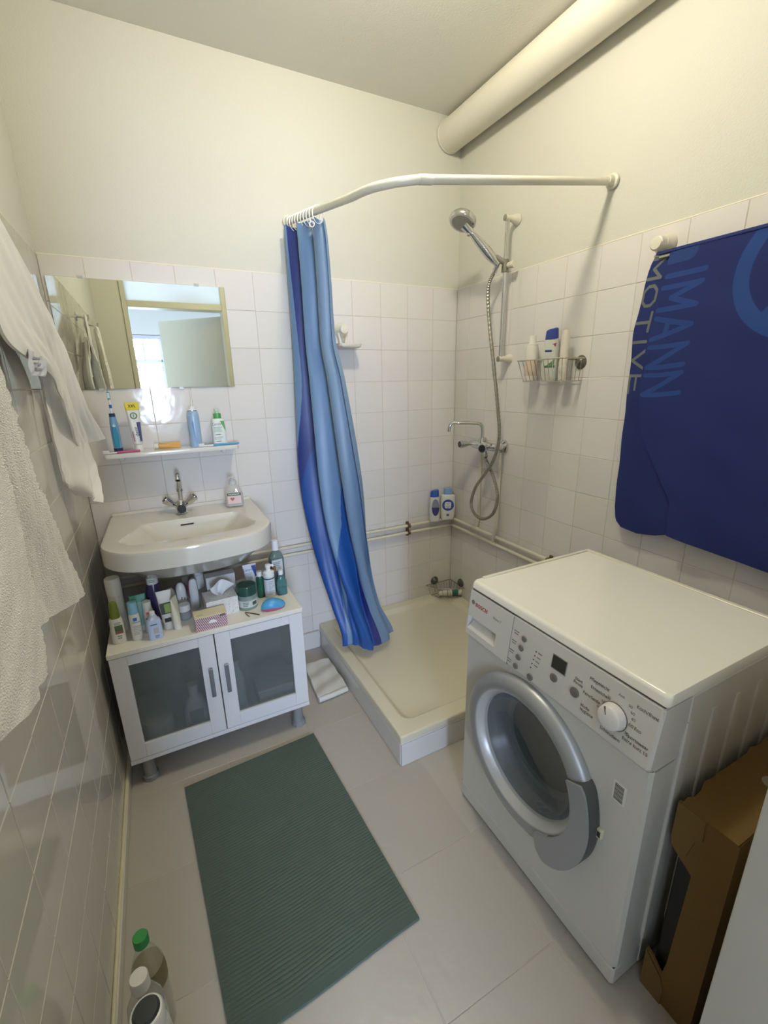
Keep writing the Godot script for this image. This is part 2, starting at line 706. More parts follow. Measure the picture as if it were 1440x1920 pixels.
func build_beyond() -> void:
	var white := M("dcdde0", 0.8)
	struct("wall_hall_left", MB.new().box(Vector3(-1.66, H * 0.5, 3.85), Vector3(0.12, H, 2.9)), white)
	struct("wall_hall_right", MB.new().box(Vector3(2.06, H * 0.5, 3.85), Vector3(0.12, H, 2.9)), white)
	var m := MB.new()
	m.box(Vector3(-1.17, H * 0.5, 5.3), Vector3(0.9, H, 0.16))
	m.box(Vector3(1.31, H * 0.5, 5.3), Vector3(1.54, H, 0.16))
	m.box(Vector3(-0.09, 0.45, 5.3), Vector3(1.26, 0.9, 0.16))
	m.box(Vector3(-0.09, (2.1 + H) * 0.5, 5.3), Vector3(1.26, H - 2.1, 0.16))
	struct("wall_hall_far", m, white)
	var fr := M("eeeef2", 0.35)
	var w := struct("window_2", MB.new().box(Vector3(-0.09, 1.5, 5.3), Vector3(1.26, 1.2, 0.006)), M("ffffff", 0.02, 0.0, {"alpha": 0.04}))
	w.set_meta("label", "bright sash window in the next room, seen in the mirror")
	for s in [-1, 1]:
		part("frame", MB.new().box(Vector3(-0.09 + s * 0.61, 1.5, 5.29), Vector3(0.04, 1.2, 0.06), 0.003), fr, w)
		part("frame", MB.new().box(Vector3(-0.09, 1.5 + s * 0.58, 5.29), Vector3(1.26, 0.04, 0.06), 0.003), fr, w)
	part("sash_bar", MB.new().box(Vector3(-0.09, 1.76, 5.285), Vector3(1.22, 0.035, 0.05), 0.003), fr, w)
	for x in [-0.48, -0.22, 0.04, 0.3]:
		part("sash_bar", MB.new().box(Vector3(x, 1.92, 5.285), Vector3(0.025, 0.3, 0.05), 0.003), fr, w)
	var blind := thing("window_blind", "half lowered slatted blind in the next room's window", "blind", Vector3(-0.09, 2.1, 5.24))
	part("headrail", MB.new().box(Vector3(0, -0.03, 0), Vector3(1.26, 0.05, 0.05), 0.004), M("cfcfe2", 0.5), blind)
	for k in 5:
		part("slat", MB.new().box(Vector3(0, -0.36 - k * 0.026, 0), Vector3(1.22, 0.002, 0.024), 0.0, Basis(Vector3.RIGHT, 0.5)), M("c5cfe6", 0.5), blind)
	for x in [-0.5, 0.5]:
		part("cord", MB.new().tube([Vector3(x, -0.03, 0), Vector3(x, -0.48, 0)], 0.0015, 6), M("e4e4e4", 0.8), blind)
	var pp := thing("heating_pipe", "thin white pipe under the next room's ceiling, seen in the mirror", "pipe", Vector3(0, 2.5, 5.15))
	part("pipe", MB.new().tube([Vector3(-1.6, 0, 0), Vector3(2.0, 0, 0)], 0.03, 14), M("e6e6e6", 0.5), pp)
	for x in [-0.3, 0.6]:
		part("clip", MB.new().box(Vector3(x, 0.02, 0.03), Vector3(0.02, 0.07, 0.07), 0.004), M("b0b0b0", 0.5), pp)


# ---------------------------------------------------------------- large objects
func shower_tray() -> void:
	var x0 := 0.936
	var x1 := W - 0.001
	var z1 := 0.936
	var t := thing("shower_tray", "cream shower tray on a low tiled base in the corner", "shower tray", Vector3((x0 + x1) * 0.5, 0, z1 * 0.5))
	var hw := x1 - x0
	var m := MB.new()
	var c := Vector3.ZERO
	m.loft([ring(hw - 0.004, z1 - 0.004, 0.006, 0.107, 6), ring(hw, z1, 0.008, 0.109, 6), ring(hw, z1, 0.008, 0.133, 6), ring(hw - 0.006, z1 - 0.006, 0.008, 0.1375, 6), ring(hw - 0.014, z1 - 0.014, 0.01, 0.139, 6),
		ring(hw - 0.1, z1 - 0.12, 0.045, 0.1385, 6, Vector3(0.0, 0, -0.005)), ring(hw - 0.115, z1 - 0.135, 0.042, 0.136, 6, Vector3(0.0, 0, -0.005)), ring(hw - 0.14, z1 - 0.16, 0.04, 0.122, 6, Vector3(0.0, 0, -0.005)), ring(hw - 0.17, z1 - 0.19, 0.04, 0.1165, 6, Vector3(0.0, 0, -0.005)), ring(0.1, 0.1, 0.05, 0.11, 6)])
	part("basin", m, M("ded7c0", 0.16, 0.0, {"bump": 0.02, "bumptex": wave_noise, "scale": 2.0}), t)
	part("core", MB.new().box(Vector3(0.008, 0.0535, -0.008), Vector3(hw - 0.018, 0.107, z1 - 0.018)), M("b5b0a4", 0.8), t)
	part("front_tile", MB.new().box(Vector3(0.002, 0.05, z1 * 0.5 - 0.006), Vector3(hw - 0.004, 0.1, 0.01), 0.0015), M("dedbd8", 0.18), t)
	part("side_tile", MB.new().box(Vector3(-hw * 0.5 + 0.006, 0.05, -0.005), Vector3(0.01, 0.1, z1 - 0.012), 0.0015), M("d6d3cd", 0.18), t)
	part("seal", MB.new().box(Vector3(0, 0.1035, 0), Vector3(hw - 0.006, 0.006, z1 - 0.006), 0.001), M("e9e7e2", 0.5), t)
	part("drain", MB.new().lathe([[0.0, 0.114], [0.035, 0.1145], [0.042, 0.113], [0.044, 0.11]], 24, Transform3D(Basis(), Vector3(0.25, 0, 0.2))), M("c9c9c9", 0.2, 1.0), t)


func washing_machine() -> void:
	var base := Vector3(1.33, 0, 1.437)
	var t := thing("washing_machine", "white front-loading washing machine with a silver door ring", "washing machine", base)
	var L := func(x: float, y: float, z: float) -> Vector3: return Vector3(x, y, z) - base
	var white := M("d2d0c9", 0.32)
	var panel := M("d3d0c8", 0.38)
	var dark := M("4a4a48", 0.5)
	var za := 1.138
	var zb := 1.736
	# carcass: solid back part, hollow front part round the drum
	var m := MB.new()
	m.box(L.call(1.376, 0.411, 1.437), Vector3(0.424, 0.798, zb - za), 0.004)
	m.box(L.call(1.121, 0.731, 1.437), Vector3(0.09, 0.15, zb - za - 0.004))
	m.box(L.call(1.121, 0.042, 1.437), Vector3(0.09, 0.06, zb - za - 0.004))
	for z in [za + 0.012, zb - 0.012]:
		m.box(L.call(1.1205, 0.365, z), Vector3(0.0865, 0.59, 0.02), 0.002)
	part("carcass", m, white, t)
	# front panel with a round opening
	var n := 64
	var cy := 0.425
	var cz := 1.412
	var inner := PackedVector3Array()
	var outer := PackedVector3Array()
	var back := PackedVector3Array()
	var angs := []
	for j in n:
		angs.append(TAU * j / n)
	for q in [[zb - 0.006, 0.66], [za + 0.006, 0.66], [za + 0.006, 0.072], [zb - 0.006, 0.072]]:
		var ca := fposmod(atan2(q[1] - cy, q[0] - cz), TAU)
		angs[int(round(ca / TAU * n)) % n] = ca
	for j in n:
		var a: float = angs[j]
		var dy := sin(a)
		var dz := cos(a)
		inner.append(L.call(1.068, cy + dy * 0.176, cz + dz * 0.176))
		var s := 9.0
		if dz > 0.0001: s = minf(s, (zb - 0.006 - cz) / dz)
		if dz < -0.0001: s = minf(s, (za + 0.006 - cz) / dz)
		if dy > 0.0001: s = minf(s, (0.66 - cy) / dy)
		if dy < -0.0001: s = minf(s, (0.072 - cy) / dy)
		outer.append(L.call(1.068, cy + dy * s, cz + dz * s))
		back.append(L.call(1.085, cy + dy * 0.176, cz + dz * 0.176))
	var fp := MB.new()
	fp.loft([outer, inner, back], false, false)
	# rounded vertical edges of the front panel
	for sd in [-1, 1]:
		var ze := (za + 0.006) if sd < 0 else (zb - 0.006)
		var zo := za if sd < 0 else zb
		var pts := [Vector3(1.068, 0.072, ze), Vector3(1.068, 0.66, ze), Vector3(1.078, 0.66, zo), Vector3(1.078, 0.072, zo)]
		if sd < 0:
			fp.quad(pts[3] - base, pts[0] - base, pts[1] - base, pts[2] - base)
		else:
			fp.quad(pts[0] - base, pts[3] - base, pts[2] - base, pts[1] - base)
	part("front_panel", fp, white, t)
	part("gap", MB.new().box(L.call(1.078, 0.0715, 1.437), Vector3(0.018, 0.0022, zb - za - 0.004)), dark, t)
	part("kick_panel", MB.new().box(L.call(1.084, 0.041, 1.437), Vector3(0.034, 0.058, zb - za), 0.006), white, t)
	for p in [[1.11, 1.18], [1.11, 1.69], [1.54, 1.18], [1.54, 1.69]]:
		part("foot", MB.new().lathe([[0.022, 0.0], [0.022, 0.012], [0.012, 0.014], [0.012, 0.03]], 16, Transform3D(Basis(), L.call(p[0], 0, p[1]))), M("3c3c3c", 0.7), t)
	# lid
	var lid := MB.new()
	lid.loft([ring(0.512, 0.598, 0.008, 0.8125, 5, Vector3(0.006, 0, 0)), ring(0.516, 0.602, 0.012, 0.816, 5, Vector3(0.005, 0, 0)), ring(0.512, 0.6, 0.012, 0.83, 5, Vector3(0.006, 0, 0)), ring(0.504, 0.594, 0.012, 0.8365, 5, Vector3(0.007, 0, 0)), ring(0.49, 0.584, 0.012, 0.838, 5, Vector3(0.008, 0, 0))])
	part("lid", lid, M("efece2", 0.22, 0.0, {"bump": 0.01, "scale": 6.0}), t)
	var trim := M("e2ddcb", 0.3)
	part("lid_edge", MB.new().box(L.call(1.345, 0.8395, 1.146), Vector3(0.46, 0.005, 0.012), 0.002), trim, t)
	part("lid_edge", MB.new().box(L.call(1.58, 0.8395, 1.437), Vector3(0.016, 0.005, 0.59), 0.002), trim, t)
	# slanted control panel; P gives a point on its face
	var up := Vector3(0.018, 0.14, 0).normalized()
	var nrm := Vector3(-0.14, 0.018, 0).normalized()
	var pb := Basis(Vector3(0, 0, 1), up, nrm)
	var P := func(z: float, y: float, out := 0.0) -> Vector3: return Vector3(1.056 + (y - 0.666) * 0.018 / 0.14, y, z) + nrm * out - base
	var prof := PackedVector2Array([Vector2(1.11, 0.66), Vector2(1.11, 0.809), Vector2(1.0744, 0.809), Vector2(1.057, 0.672), Vector2(1.064, 0.66)])
	var cpm := MB.new().prism(prof, 1.329, zb - 0.001, Transform3D(Basis(), -base), 0.006)
	part("control_panel", cpm, panel, t)
	# detergent drawer with a recessed grip
	var dr := MB.new()
	var z0 := za + 0.001
	var z1 := 1.327
	var cut := [1.148, 1.272, 0.686, 0.727]
	var strip := func(a: float, b: float, y0: float, y1: float) -> void:
		dr.box(P.call((a + b) * 0.5, (y0 + y1) * 0.5, -0.012), Vector3(b - a, (y1 - y0) * 1.008, 0.024), 0.0, pb)
	strip.call(z0 + 0.004, cut[0], 0.668, 0.8085)
	strip.call(cut[1], z1, 0.668, 0.8085)
	strip.call(cut[0], cut[1], 0.668, cut[2])
	strip.call(cut[0], cut[1], cut[3], 0.8085)
	part("drawer", dr, panel, t)
	var grip := MB.new()
	var gq := [P.call(cut[0], cut[2], 0.0), P.call(cut[1], cut[2], 0.0), P.call(cut[1] - 0.004, cut[3], -0.024), P.call(cut[0] + 0.012, cut[3], -0.024)]
	grip.quad(gq[0], gq[1], gq[2], gq[3])
	grip.box(P.call((cut[0] + cut[1]) * 0.5, 0.70, -0.034), Vector3(0.128, 0.05, 0.016), 0.0, pb)
	part("drawer_grip", grip, panel, t)
	part("gap", MB.new().box(P.call(1.328, 0.737, -0.004), Vector3(0.0022, 0.142, 0.006), 0.0, pb), dark, t)
	part("gap", MB.new().box(L.call(1.095, 0.8105, 1.437), Vector3(0.028, 0.003, zb - za - 0.01)), dark, t)
	# buttons, display, dial
	var grey := M("6f6b66", 0.45)
	for q in [[1.375, 0.767, 0.0085], [1.37, 0.738, 0.0085], [1.366, 0.709, 0.0085], [1.362, 0.681, 0.0085], [1.414, 0.68, 0.0095], [1.484, 0.722, 0.0105], [1.545, 0.723, 0.012]]:
		var xf := Transform3D(Basis(pb.x, pb.z, -pb.y), P.call(q[0], q[1], -0.001))
		part("button", MB.new().lathe([[q[2], 0.0], [q[2], 0.003], [q[2] * 0.85, 0.0045], [0.0, 0.0047]], 20, xf), grey, t)
	for k in 5:
		part("indicator", MB.new().box(P.call(1.419 - k * 0.002, 0.755 - k * 0.0122, 0.0004), Vector3(0.003, 0.003, 0.001), 0.0, pb), M("2c2a28", 0.4), t)
	part("display", MB.new().box(P.call(1.491, 0.762, 0.0004), Vector3(0.041, 0.034, 0.002), 0.0006, pb), M("353632", 0.15), t)
	part("display_frame", MB.new().box(P.call(1.491, 0.762, -0.0002), Vector3(0.045, 0.038, 0.002), 0.0006, pb), M("8d8b85", 0.3), t)
	var kx := Transform3D(Basis(pb.x, pb.z, -pb.y), P.call(1.644, 0.732, 0.0))
	var dial := part("dial", MB.new().lathe([[0.0295, 0.001], [0.0285, 0.006], [0.0265, 0.018], [0.024, 0.022], [0.016, 0.0245], [0.0, 0.025]], 36, kx), M("dfdcd8", 0.25), t)
	part("pointer", MB.new().box(P.call(1.637, 0.747, 0.0235), Vector3(0.0025, 0.018, 0.0028), 0.0004, pb.rotated(pb.z, 0.35)), M("4a3a34", 0.5), dial)
	part("dial_ring", MB.new().lathe([[0.031, 0.0], [0.031, 0.0016], [0.029, 0.0016]], 36, kx), M("67625a", 0.4), t)
	# printed words
	var ink := M("45423d", 0.6)
	var soft := M("86827a", 0.6)
	letters("BOSCH", 0.012, P.call(1.198, 0.772, 0.0003), pb, M("a32d2f", 0.5), t, true)
	part("emblem", MB.new().lathe([[0.0072, 0.0], [0.0072, 0.0006], [0.0052, 0.0007], [0.0052, 0.0003], [0.0, 0.0003]], 20, Transform3D(Basis(pb.x, pb.z, -pb.y), P.call(1.16, 0.775, 0.0))), soft, t)
	part("emblem_bar", MB.new().box(P.call(1.16, 0.775, 0.0005), Vector3(0.007, 0.0018, 0.0008), 0.0, pb), soft, t)
	letters("Maxx 7", 0.0075, P.call(1.268, 0.768, 0.0003), pb, soft, t)
	for w in [["Start", 1.549, 0.757], ["Pause", 1.549, 0.748], ["Pflegeleicht", 1.598, 0.779], ["Koch/Bunt", 1.706, 0.784], ["Einweichen", 1.604, 0.762], ["Fein/Seide", 1.587, 0.738], ["Wolle", 1.577, 0.706], ["Hygiene", 1.583, 0.696], ["Schleudern", 1.644, 0.688], ["60 Eco", 1.69, 0.737], ["Sportswear", 1.7, 0.713], ["Extra kurz 15", 1.698, 0.701]]:
		letters(w[0], 0.0068, P.call(w[1], w[2], 0.0003), pb, ink, t)
	for w in [["60", 1.615, 0.748], ["40", 1.607, 0.729], ["30", 1.625, 0.765], ["90", 1.672, 0.775], ["60", 1.679, 0.764], ["40", 1.683, 0.752], ["30", 1.677, 0.715], ["Aus", 1.65, 0.785]]:
		letters(w[0], 0.006, P.call(w[1], w[2], 0.0003), pb, soft, t)
	for k in 4:
		for r in 2:
			part("print", MB.new().box(P.call(1.345 - k * 0.003, 0.774 - k * 0.029 - r * 0.007, 0.0003), Vector3(0.018 - r * 0.004, 0.0028, 0.0005), 0.0, pb), soft, t)
		part("print", MB.new().box(P.call(1.432 - k * 0.002, 0.755 - k * 0.0122, 0.0003), Vector3(0.012, 0.003, 0.0005), 0.0, pb), soft, t)
	# door
	var dx := Transform3D(Basis(Vector3(0, 0, 1), Vector3(-1, 0, 0), Vector3(0, -1, 0)), L.call(1.068, cy, cz))
	var silver := M("abadaf", 0.38, 0.5)
	var ringp := part("door_ring", MB.new().lathe([[0.215, -0.002], [0.226, 0.0], [0.228, 0.012], [0.222, 0.024], [0.208, 0.031], [0.198, 0.033], [0.188, 0.0315], [0.183, 0.0285]], 64, dx, false), silver, t)
	part("inner_ring", MB.new().lathe([[0.183, 0.0285], [0.178, 0.026], [0.17, 0.012], [0.166, 0.004], [0.165, -0.004]], 64, dx, false), M("c4c3c2", 0.3, 0.25), ringp)
	part("gasket", MB.new().lathe([[0.1665, 0.0], [0.162, -0.012], [0.154, -0.03], [0.145, -0.04], [0.14, -0.056], [0.128, -0.062], [0.124, -0.078]], 64, dx, false), M("4c5156", 0.3), t)
	part("drum", MB.new().lathe([[0.14, -0.072], [0.14, -0.09], [0.0, -0.0905]], 48, dx), M("0f1010", 0.35, 0.3), t)
	part("door_glass", MB.new().lathe([[0.166, 0.006], [0.163, 0.005], [0.158, -0.004], [0.145, -0.018], [0.12, -0.028], [0.06, -0.035], [0.0, -0.037]], 64, dx, false), M("aab4bc", 0.02, 0.0, {"alpha": 0.12}), t)
	# handle flap at the lower right of the ring
	var hp := PackedVector2Array()
	for k in 13:
		var a := deg_to_rad(lerpf(28, -62, k / 12.0))
		hp.append(Vector2(cos(a) * 0.186, sin(a) * 0.186))
	var curve := []
	for q in [[0.098, -0.205], [0.125, -0.222], [0.165, -0.2], [0.2, -0.158], [0.226, -0.1], [0.237, -0.03], [0.232, 0.03], [0.218, 0.085], [0.203, 0.105]]:
		curve.append(Vector3(q[0], q[1], 0))
	for q in bez(curve, 5):
		hp.append(Vector2(q.x, q.y))
	var hx := Transform3D(Basis(Vector3(0, 0, 1), Vector3(0, 1, 0), Vector3(-1, 0, 0)), L.call(1.068, cy, cz))
	part("handle", MB.new().prism(hp, 0.004, 0.042, hx, 0.005), M("a2a4a7", 0.42, 0.45), t)
	var gp := PackedVector2Array()
	for q in hp:
		gp.append(Vector2(0.2, -0.07) + (q - Vector2(0.2, -0.07)) * 1.007)
	part("handle_gap", MB.new().prism(gp, 0.0, 0.036, hx), dark, t)
	part("latch", MB.new().box(L.call(1.064, 0.412, 1.653), Vector3(0.01, 0.026, 0.014), 0.001), M("d8d3b8", 0.4), t)
	part("latch_hole", MB.new().box(L.call(1.0592, 0.412, 1.654), Vector3(0.001, 0.016, 0.008)), M("2a2620", 0.6), t)
	# barcode sticker
	part("sticker", MB.new().box(L.call(1.0675, 0.556, 1.68), Vector3(0.0012, 0.052, 0.03)), M("e4e4e0", 0.5), t)
	var bars := MB.new()
	for k in 12:
		bars.box(L.call(1.0668, 0.576 - k * 0.0037, 1.679), Vector3(0.0006, [0.0014, 0.0022, 0.0018][k % 3], 0.021))
	part("barcode", bars, M("3c3c3a", 0.6), t)
	# pressed ribs of the side panel
	for k in 5:
		var xx := 1.17 + k * 0.092
		part("rib", MB.new().loft([ring(0.018, 0.004, 0.002, 0.10, 4, L.call(xx, 0, zb)), ring(0.03, 0.01, 0.004, 0.13, 4, L.call(xx, 0, zb)), ring(0.03, 0.01, 0.004, 0.70, 4, L.call(xx, 0, zb)), ring(0.016, 0.004, 0.002, 0.745, 4, L.call(xx, 0, zb))]), white, t)


func cardboard_box() -> void:
	var t := thing("cardboard_box", "tall narrow brown cardboard box with torn top beside the washing machine", "box", Vector3(1.47, 0, 1.812))
	var o := Vector3(1.47, 0, 1.812)
	var cb := M("6e5428", 0.85, 0.0, {"bump": 0.03, "scale": 14.0})
	var x0 := 1.15
	var h := 0.57
	var za := 1.757
	var zb := 1.868
	# front face with the opening (polygon in z, y)
	var poly := PackedVector2Array()
	for q in [[za, 0.0], [zb, 0.0], [zb, h], [za, h], [za, 0.452], [1.772, 0.44], [1.806, 0.415], [1.8, 0.13], [1.795, 0.088], [1.775, 0.108], [za, 0.12]]:
		poly.append(Vector2(q[0], q[1]))
	var fx := Transform3D(Basis(Vector3(0, 0, 1), Vector3(0, 1, 0), Vector3(-1, 0, 0)), Vector3(x0 + 0.005, 0, 0) - o)
	part("front_face", MB.new().prism(poly, 0.0, 0.005, fx), cb, t)
	part("front_flap", MB.new().prism(PackedVector2Array([Vector2(za, 0.57), Vector2(1.81, 0.57), Vector2(1.812, 0.52), Vector2(1.8, 0.505), Vector2(1.79, 0.455), Vector2(za, 0.475)]), 0.0055, 0.009, fx), cb, t)
	part("bottom_flap", MB.new().prism(PackedVector2Array([Vector2(za, 0.0), Vector2(1.806, 0.0), Vector2(1.806, 0.05), Vector2(1.795, 0.08), Vector2(1.77, 0.1), Vector2(za, 0.115)]), 0.0055, 0.009, fx), cb, t)
	part("near_side", MB.new().box(Vector3(1.47, h * 0.5, zb - 0.0025) - o, Vector3(0.63, h, 0.005)), cb, t)
	part("far_side", MB.new().box(Vector3(1.54, h * 0.5, za + 0.0025) - o, Vector3(0.5, h, 0.005)), cb, t)
	part("back_face", MB.new().box(Vector3(1.787, h * 0.5, 1.812) - o, Vector3(0.005, h, 0.11)), cb, t)
	# torn top (polygon in x, z)
	var top := PackedVector2Array()
	var k := 0
	top.append(Vector2(1.79, 1.76))
	while 1.77 - k * 0.028 > 1.2:
		top.append(Vector2(1.77 - k * 0.028, 1.752 + rng.randf() * 0.014))
		k += 1
	top.append(Vector2(1.185, 1.768))
	top.append(Vector2(1.168, 1.762))
	for q in [[1.147, 1.764], [1.147, 1.866], [1.79, 1.868]]:
		top.append(Vector2(q[0], q[1]))
	part("top_face", MB.new().prism(top, -0.004, 0.001, Transform3D(Basis(Vector3(1, 0, 0), Vector3(0, 0, 1), Vector3(0, -1, 0)), Vector3(0, h, 0) - o)), cb, t)
	part("tape", MB.new().lathe([[0.02, 0.0], [0.02, 0.001], [0.0, 0.001]], 16, Transform3D(Basis(), Vector3(1.36, h + 0.005, 1.83) - o)), M("8f8672", 0.4), t)
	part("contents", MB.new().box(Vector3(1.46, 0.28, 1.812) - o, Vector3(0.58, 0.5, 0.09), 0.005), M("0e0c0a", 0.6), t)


func white_cupboard() -> void:
	var t := thing("white_cupboard", "plain white cupboard side at the lower right edge, nearest the doorway", "cupboard", Vector3(1.405, 0, 2.107))
	var wh := M("b8b4a8", 0.4)
	part("side_panel", MB.new().box(Vector3(-0.395, 0.45, 0), Vector3(0.018, 0.9, 0.37), 0.0015), wh, t)
	part("side_panel", MB.new().box(Vector3(0.395, 0.45, 0), Vector3(0.018, 0.9, 0.37), 0.0015), wh, t)
	part("top", MB.new().box(Vector3(0, 0.91, 0), Vector3(0.81, 0.02, 0.372), 0.002), wh, t)
	part("back", MB.new().box(Vector3(0, 0.45, 0.178), Vector3(0.77, 0.9, 0.01)), wh, t)
	part("door", MB.new().box(Vector3(0, 0.48, -0.174), Vector3(0.77, 0.83, 0.018), 0.002), wh, t)


func vanity_cabinet() -> void:
	var x0 := 0.031
	var x1 := 0.698
	var zf := 0.547
	var zk := 0.17
	var o := Vector3((x0 + x1) * 0.5, 0, (zf + zk) * 0.5)
	var t := thing("washbasin_cabinet", "low white cabinet with two frosted glass doors under the washbasin", "cabinet", o)
	var wh := M("dcdbdc", 0.35)
	var cm := Vector3(o.x, 0, o.z)
	var dz := zf - zk
	part("top", MB.new().box(Vector3(0, CT - 0.009, 0.01), Vector3(x1 - x0 + 0.004, 0.018, dz + 0.02), 0.0015), M("e3dfd4", 0.3), t)
	part("bottom", MB.new().box(Vector3(0, 0.117, 0.008), Vector3(x1 - x0 + 0.002, 0.018, dz + 0.016), 0.0015), wh, t)
	for s in [-1, 1]:
		part("side", MB.new().box(Vector3(s * (x1 - x0 - 0.016) * 0.5, 0.339, 0), Vector3(0.016, 0.426, dz - 0.001), 0.001), wh, t)
	part("back", MB.new().box(Vector3(0, 0.339, -dz * 0.5 + 0.003), Vector3(x1 - x0 - 0.034, 0.426, 0.005)), M("b9b6b2", 0.5), t)
	var frost := M("6f7775", 0.4, 0.0, {"alpha": 0.42})
	for s in [-1, 1]:
		var w := (x1 - x0) * 0.5 - 0.003
		var dcx: float = s * ((x1 - x0) * 0.25 + 0.0005)
		var d := Node3D.new()
		d.name = "door"
		t.add_child(d, true)
		d.position = Vector3(dcx, 0.339, dz * 0.5 + 0.009)
		var hh := 0.421
		var st := 0.053
		for q in [-1, 1]:
			part("stile", MB.new().box(Vector3(q * (w - st) * 0.5, 0, 0), Vector3(st, hh, 0.016), 0.0015), wh, d)
		part("rail", MB.new().box(Vector3(0, hh * 0.5 - 0.0185, 0), Vector3(w - st * 2, 0.037, 0.016), 0.001), wh, d)
		part("rail", MB.new().box(Vector3(0, -hh * 0.5 + 0.028, 0), Vector3(w - st * 2, 0.056, 0.016), 0.001), wh, d)
		part("frosted_pane", MB.new().box(Vector3(0, 0.0095, -0.002), Vector3(w - st * 2 + 0.008, hh - 0.093 + 0.008, 0.004)), frost, d)
		part("handle", MB.new().box(Vector3(-s * (w * 0.5 - 0.026), 0.02, 0.019), Vector3(0.015, 0.122, 0.008), 0.002), M("9b9ca2", 0.35, 0.7), d)
		for q in [-1, 1]:
			part("handle_post", MB.new().box(Vector3(-s * (w * 0.5 - 0.026), 0.02 + q * 0.045, 0.0115), Vector3(0.008, 0.008, 0.008)), M("9b9ca2", 0.35, 0.7), d)
	for q in [[-0.285, 0.165], [0.29, 0.165], [-0.285, -0.14], [0.29, -0.14]]:
		part("leg", MB.new().lathe([[0.027, 0.0], [0.029, 0.004], [0.028, 0.02], [0.021, 0.024], [0.02, 0.108]], 22, Transform3D(Basis(), Vector3(q[0], 0, q[1]))), M("8b8c90", 0.45), t)
	# bottles and a box behind the frosted doors
	var wb := M("dedede", 0.45)
	var b1 := thing("cleaner_bottle", "white bottle with a grey label behind the left frosted door", "bottle", Vector3(0.268, 0.1262, 0.495))
	part("bottle", body([[0.0, 0.085, 0.05, 0.02], [0.01, 0.09, 0.055, 0.024], [0.09, 0.088, 0.055, 0.024], [0.14, 0.06, 0.045, 0.02], [0.155, 0.034, 0.034, 0.017], [0.165, 0.034, 0.034, 0.017]]), wb, b1)
	part("cap", MB.new().lathe([[0.018, 0.165], [0.018, 0.2], [0.0, 0.201]], 18), M("e8e8e8", 0.4), b1)
	part("label", MB.new().box(Vector3(0, 0.075, 0.0275), Vector3(0.05, 0.05, 0.001)), M("8d9492", 0.5), b1)
	var b2 := thing("toilet_roll", "white paper roll low behind the left frosted door", "paper roll", Vector3(0.13, 0.1262, 0.48))
	part("roll", MB.new().lathe([[0.02, 0.0], [0.055, 0.0], [0.055, 0.1], [0.02, 0.1]], 24), M("d8d8d8", 0.9), b2)
	var b3 := thing("spray_bottle", "slim white bottle behind the right frosted door", "bottle", Vector3(0.435, 0.1262, 0.48))
	part("bottle", MB.new().lathe([[0.025, 0.0], [0.027, 0.005], [0.027, 0.16], [0.018, 0.19], [0.012, 0.2], [0.012, 0.24], [0.0, 0.241]], 20), M("c3cdd0", 0.4), b3)
	var b4 := thing("storage_box", "flat pale box lying behind the right frosted door", "box", Vector3(0.59, 0.1262, 0.45))
	part("tray", MB.new().box(Vector3(0, 0.035, 0), Vector3(0.17, 0.07, 0.12), 0.004), M("c9cac8", 0.5), b4)
	part("lid", MB.new().box(Vector3(0, 0.076, 0), Vector3(0.176, 0.012, 0.126), 0.003), M("d5d6d4", 0.5), b4)


func basin_ring(xb0: float, xb1: float, xf0: float, xf1: float, zb: float, zf: float, rb: float, rf: float, y: float, bulge := 0.0) -> PackedVector3Array:
	var out := PackedVector3Array()
	var n := 9
	var cs := [Vector2(xb1 - rb, zb + rb), Vector2(xb0 + rb, zb + rb), Vector2(xf0 + rf, zf - rf), Vector2(xf1 - rf, zf - rf)]
	var rr := [rb, rb, rf, rf]
	for q in 4:
		for i in n:
			var a := -(PI * 0.5 * q + PI * 0.5 * i / (n - 1))
			out.append(Vector3(cs[q].x + cos(a) * rr[q], y, cs[q].y + sin(a) * rr[q]))
		# points along the sides, so that the front can bow
		var nx: Vector2 = cs[(q + 1) % 4]
		var an := -(PI * 0.5 * (q + 1))
		var a0 := out[out.size() - 1]
		var b0 := Vector3(nx.x + cos(an) * rr[(q + 1) % 4], y, nx.y + sin(an) * rr[(q + 1) % 4])
		for i in range(1, 8):
			out.append(a0.lerp(b0, i / 8.0))
	if bulge > 0.0:
		var xm := (xf0 + xf1) * 0.5
		var hw := (xf1 - xf0) * 0.5
		for i in out.size():
			var p := out[i]
			var k := smoothstep(zb + (zf - zb) * 0.55, zf, p.z)
			p.z += bulge * k * (1.0 - pow(clampf((p.x - xm) / hw, -1, 1), 2.0))
			out[i] = p
	return out


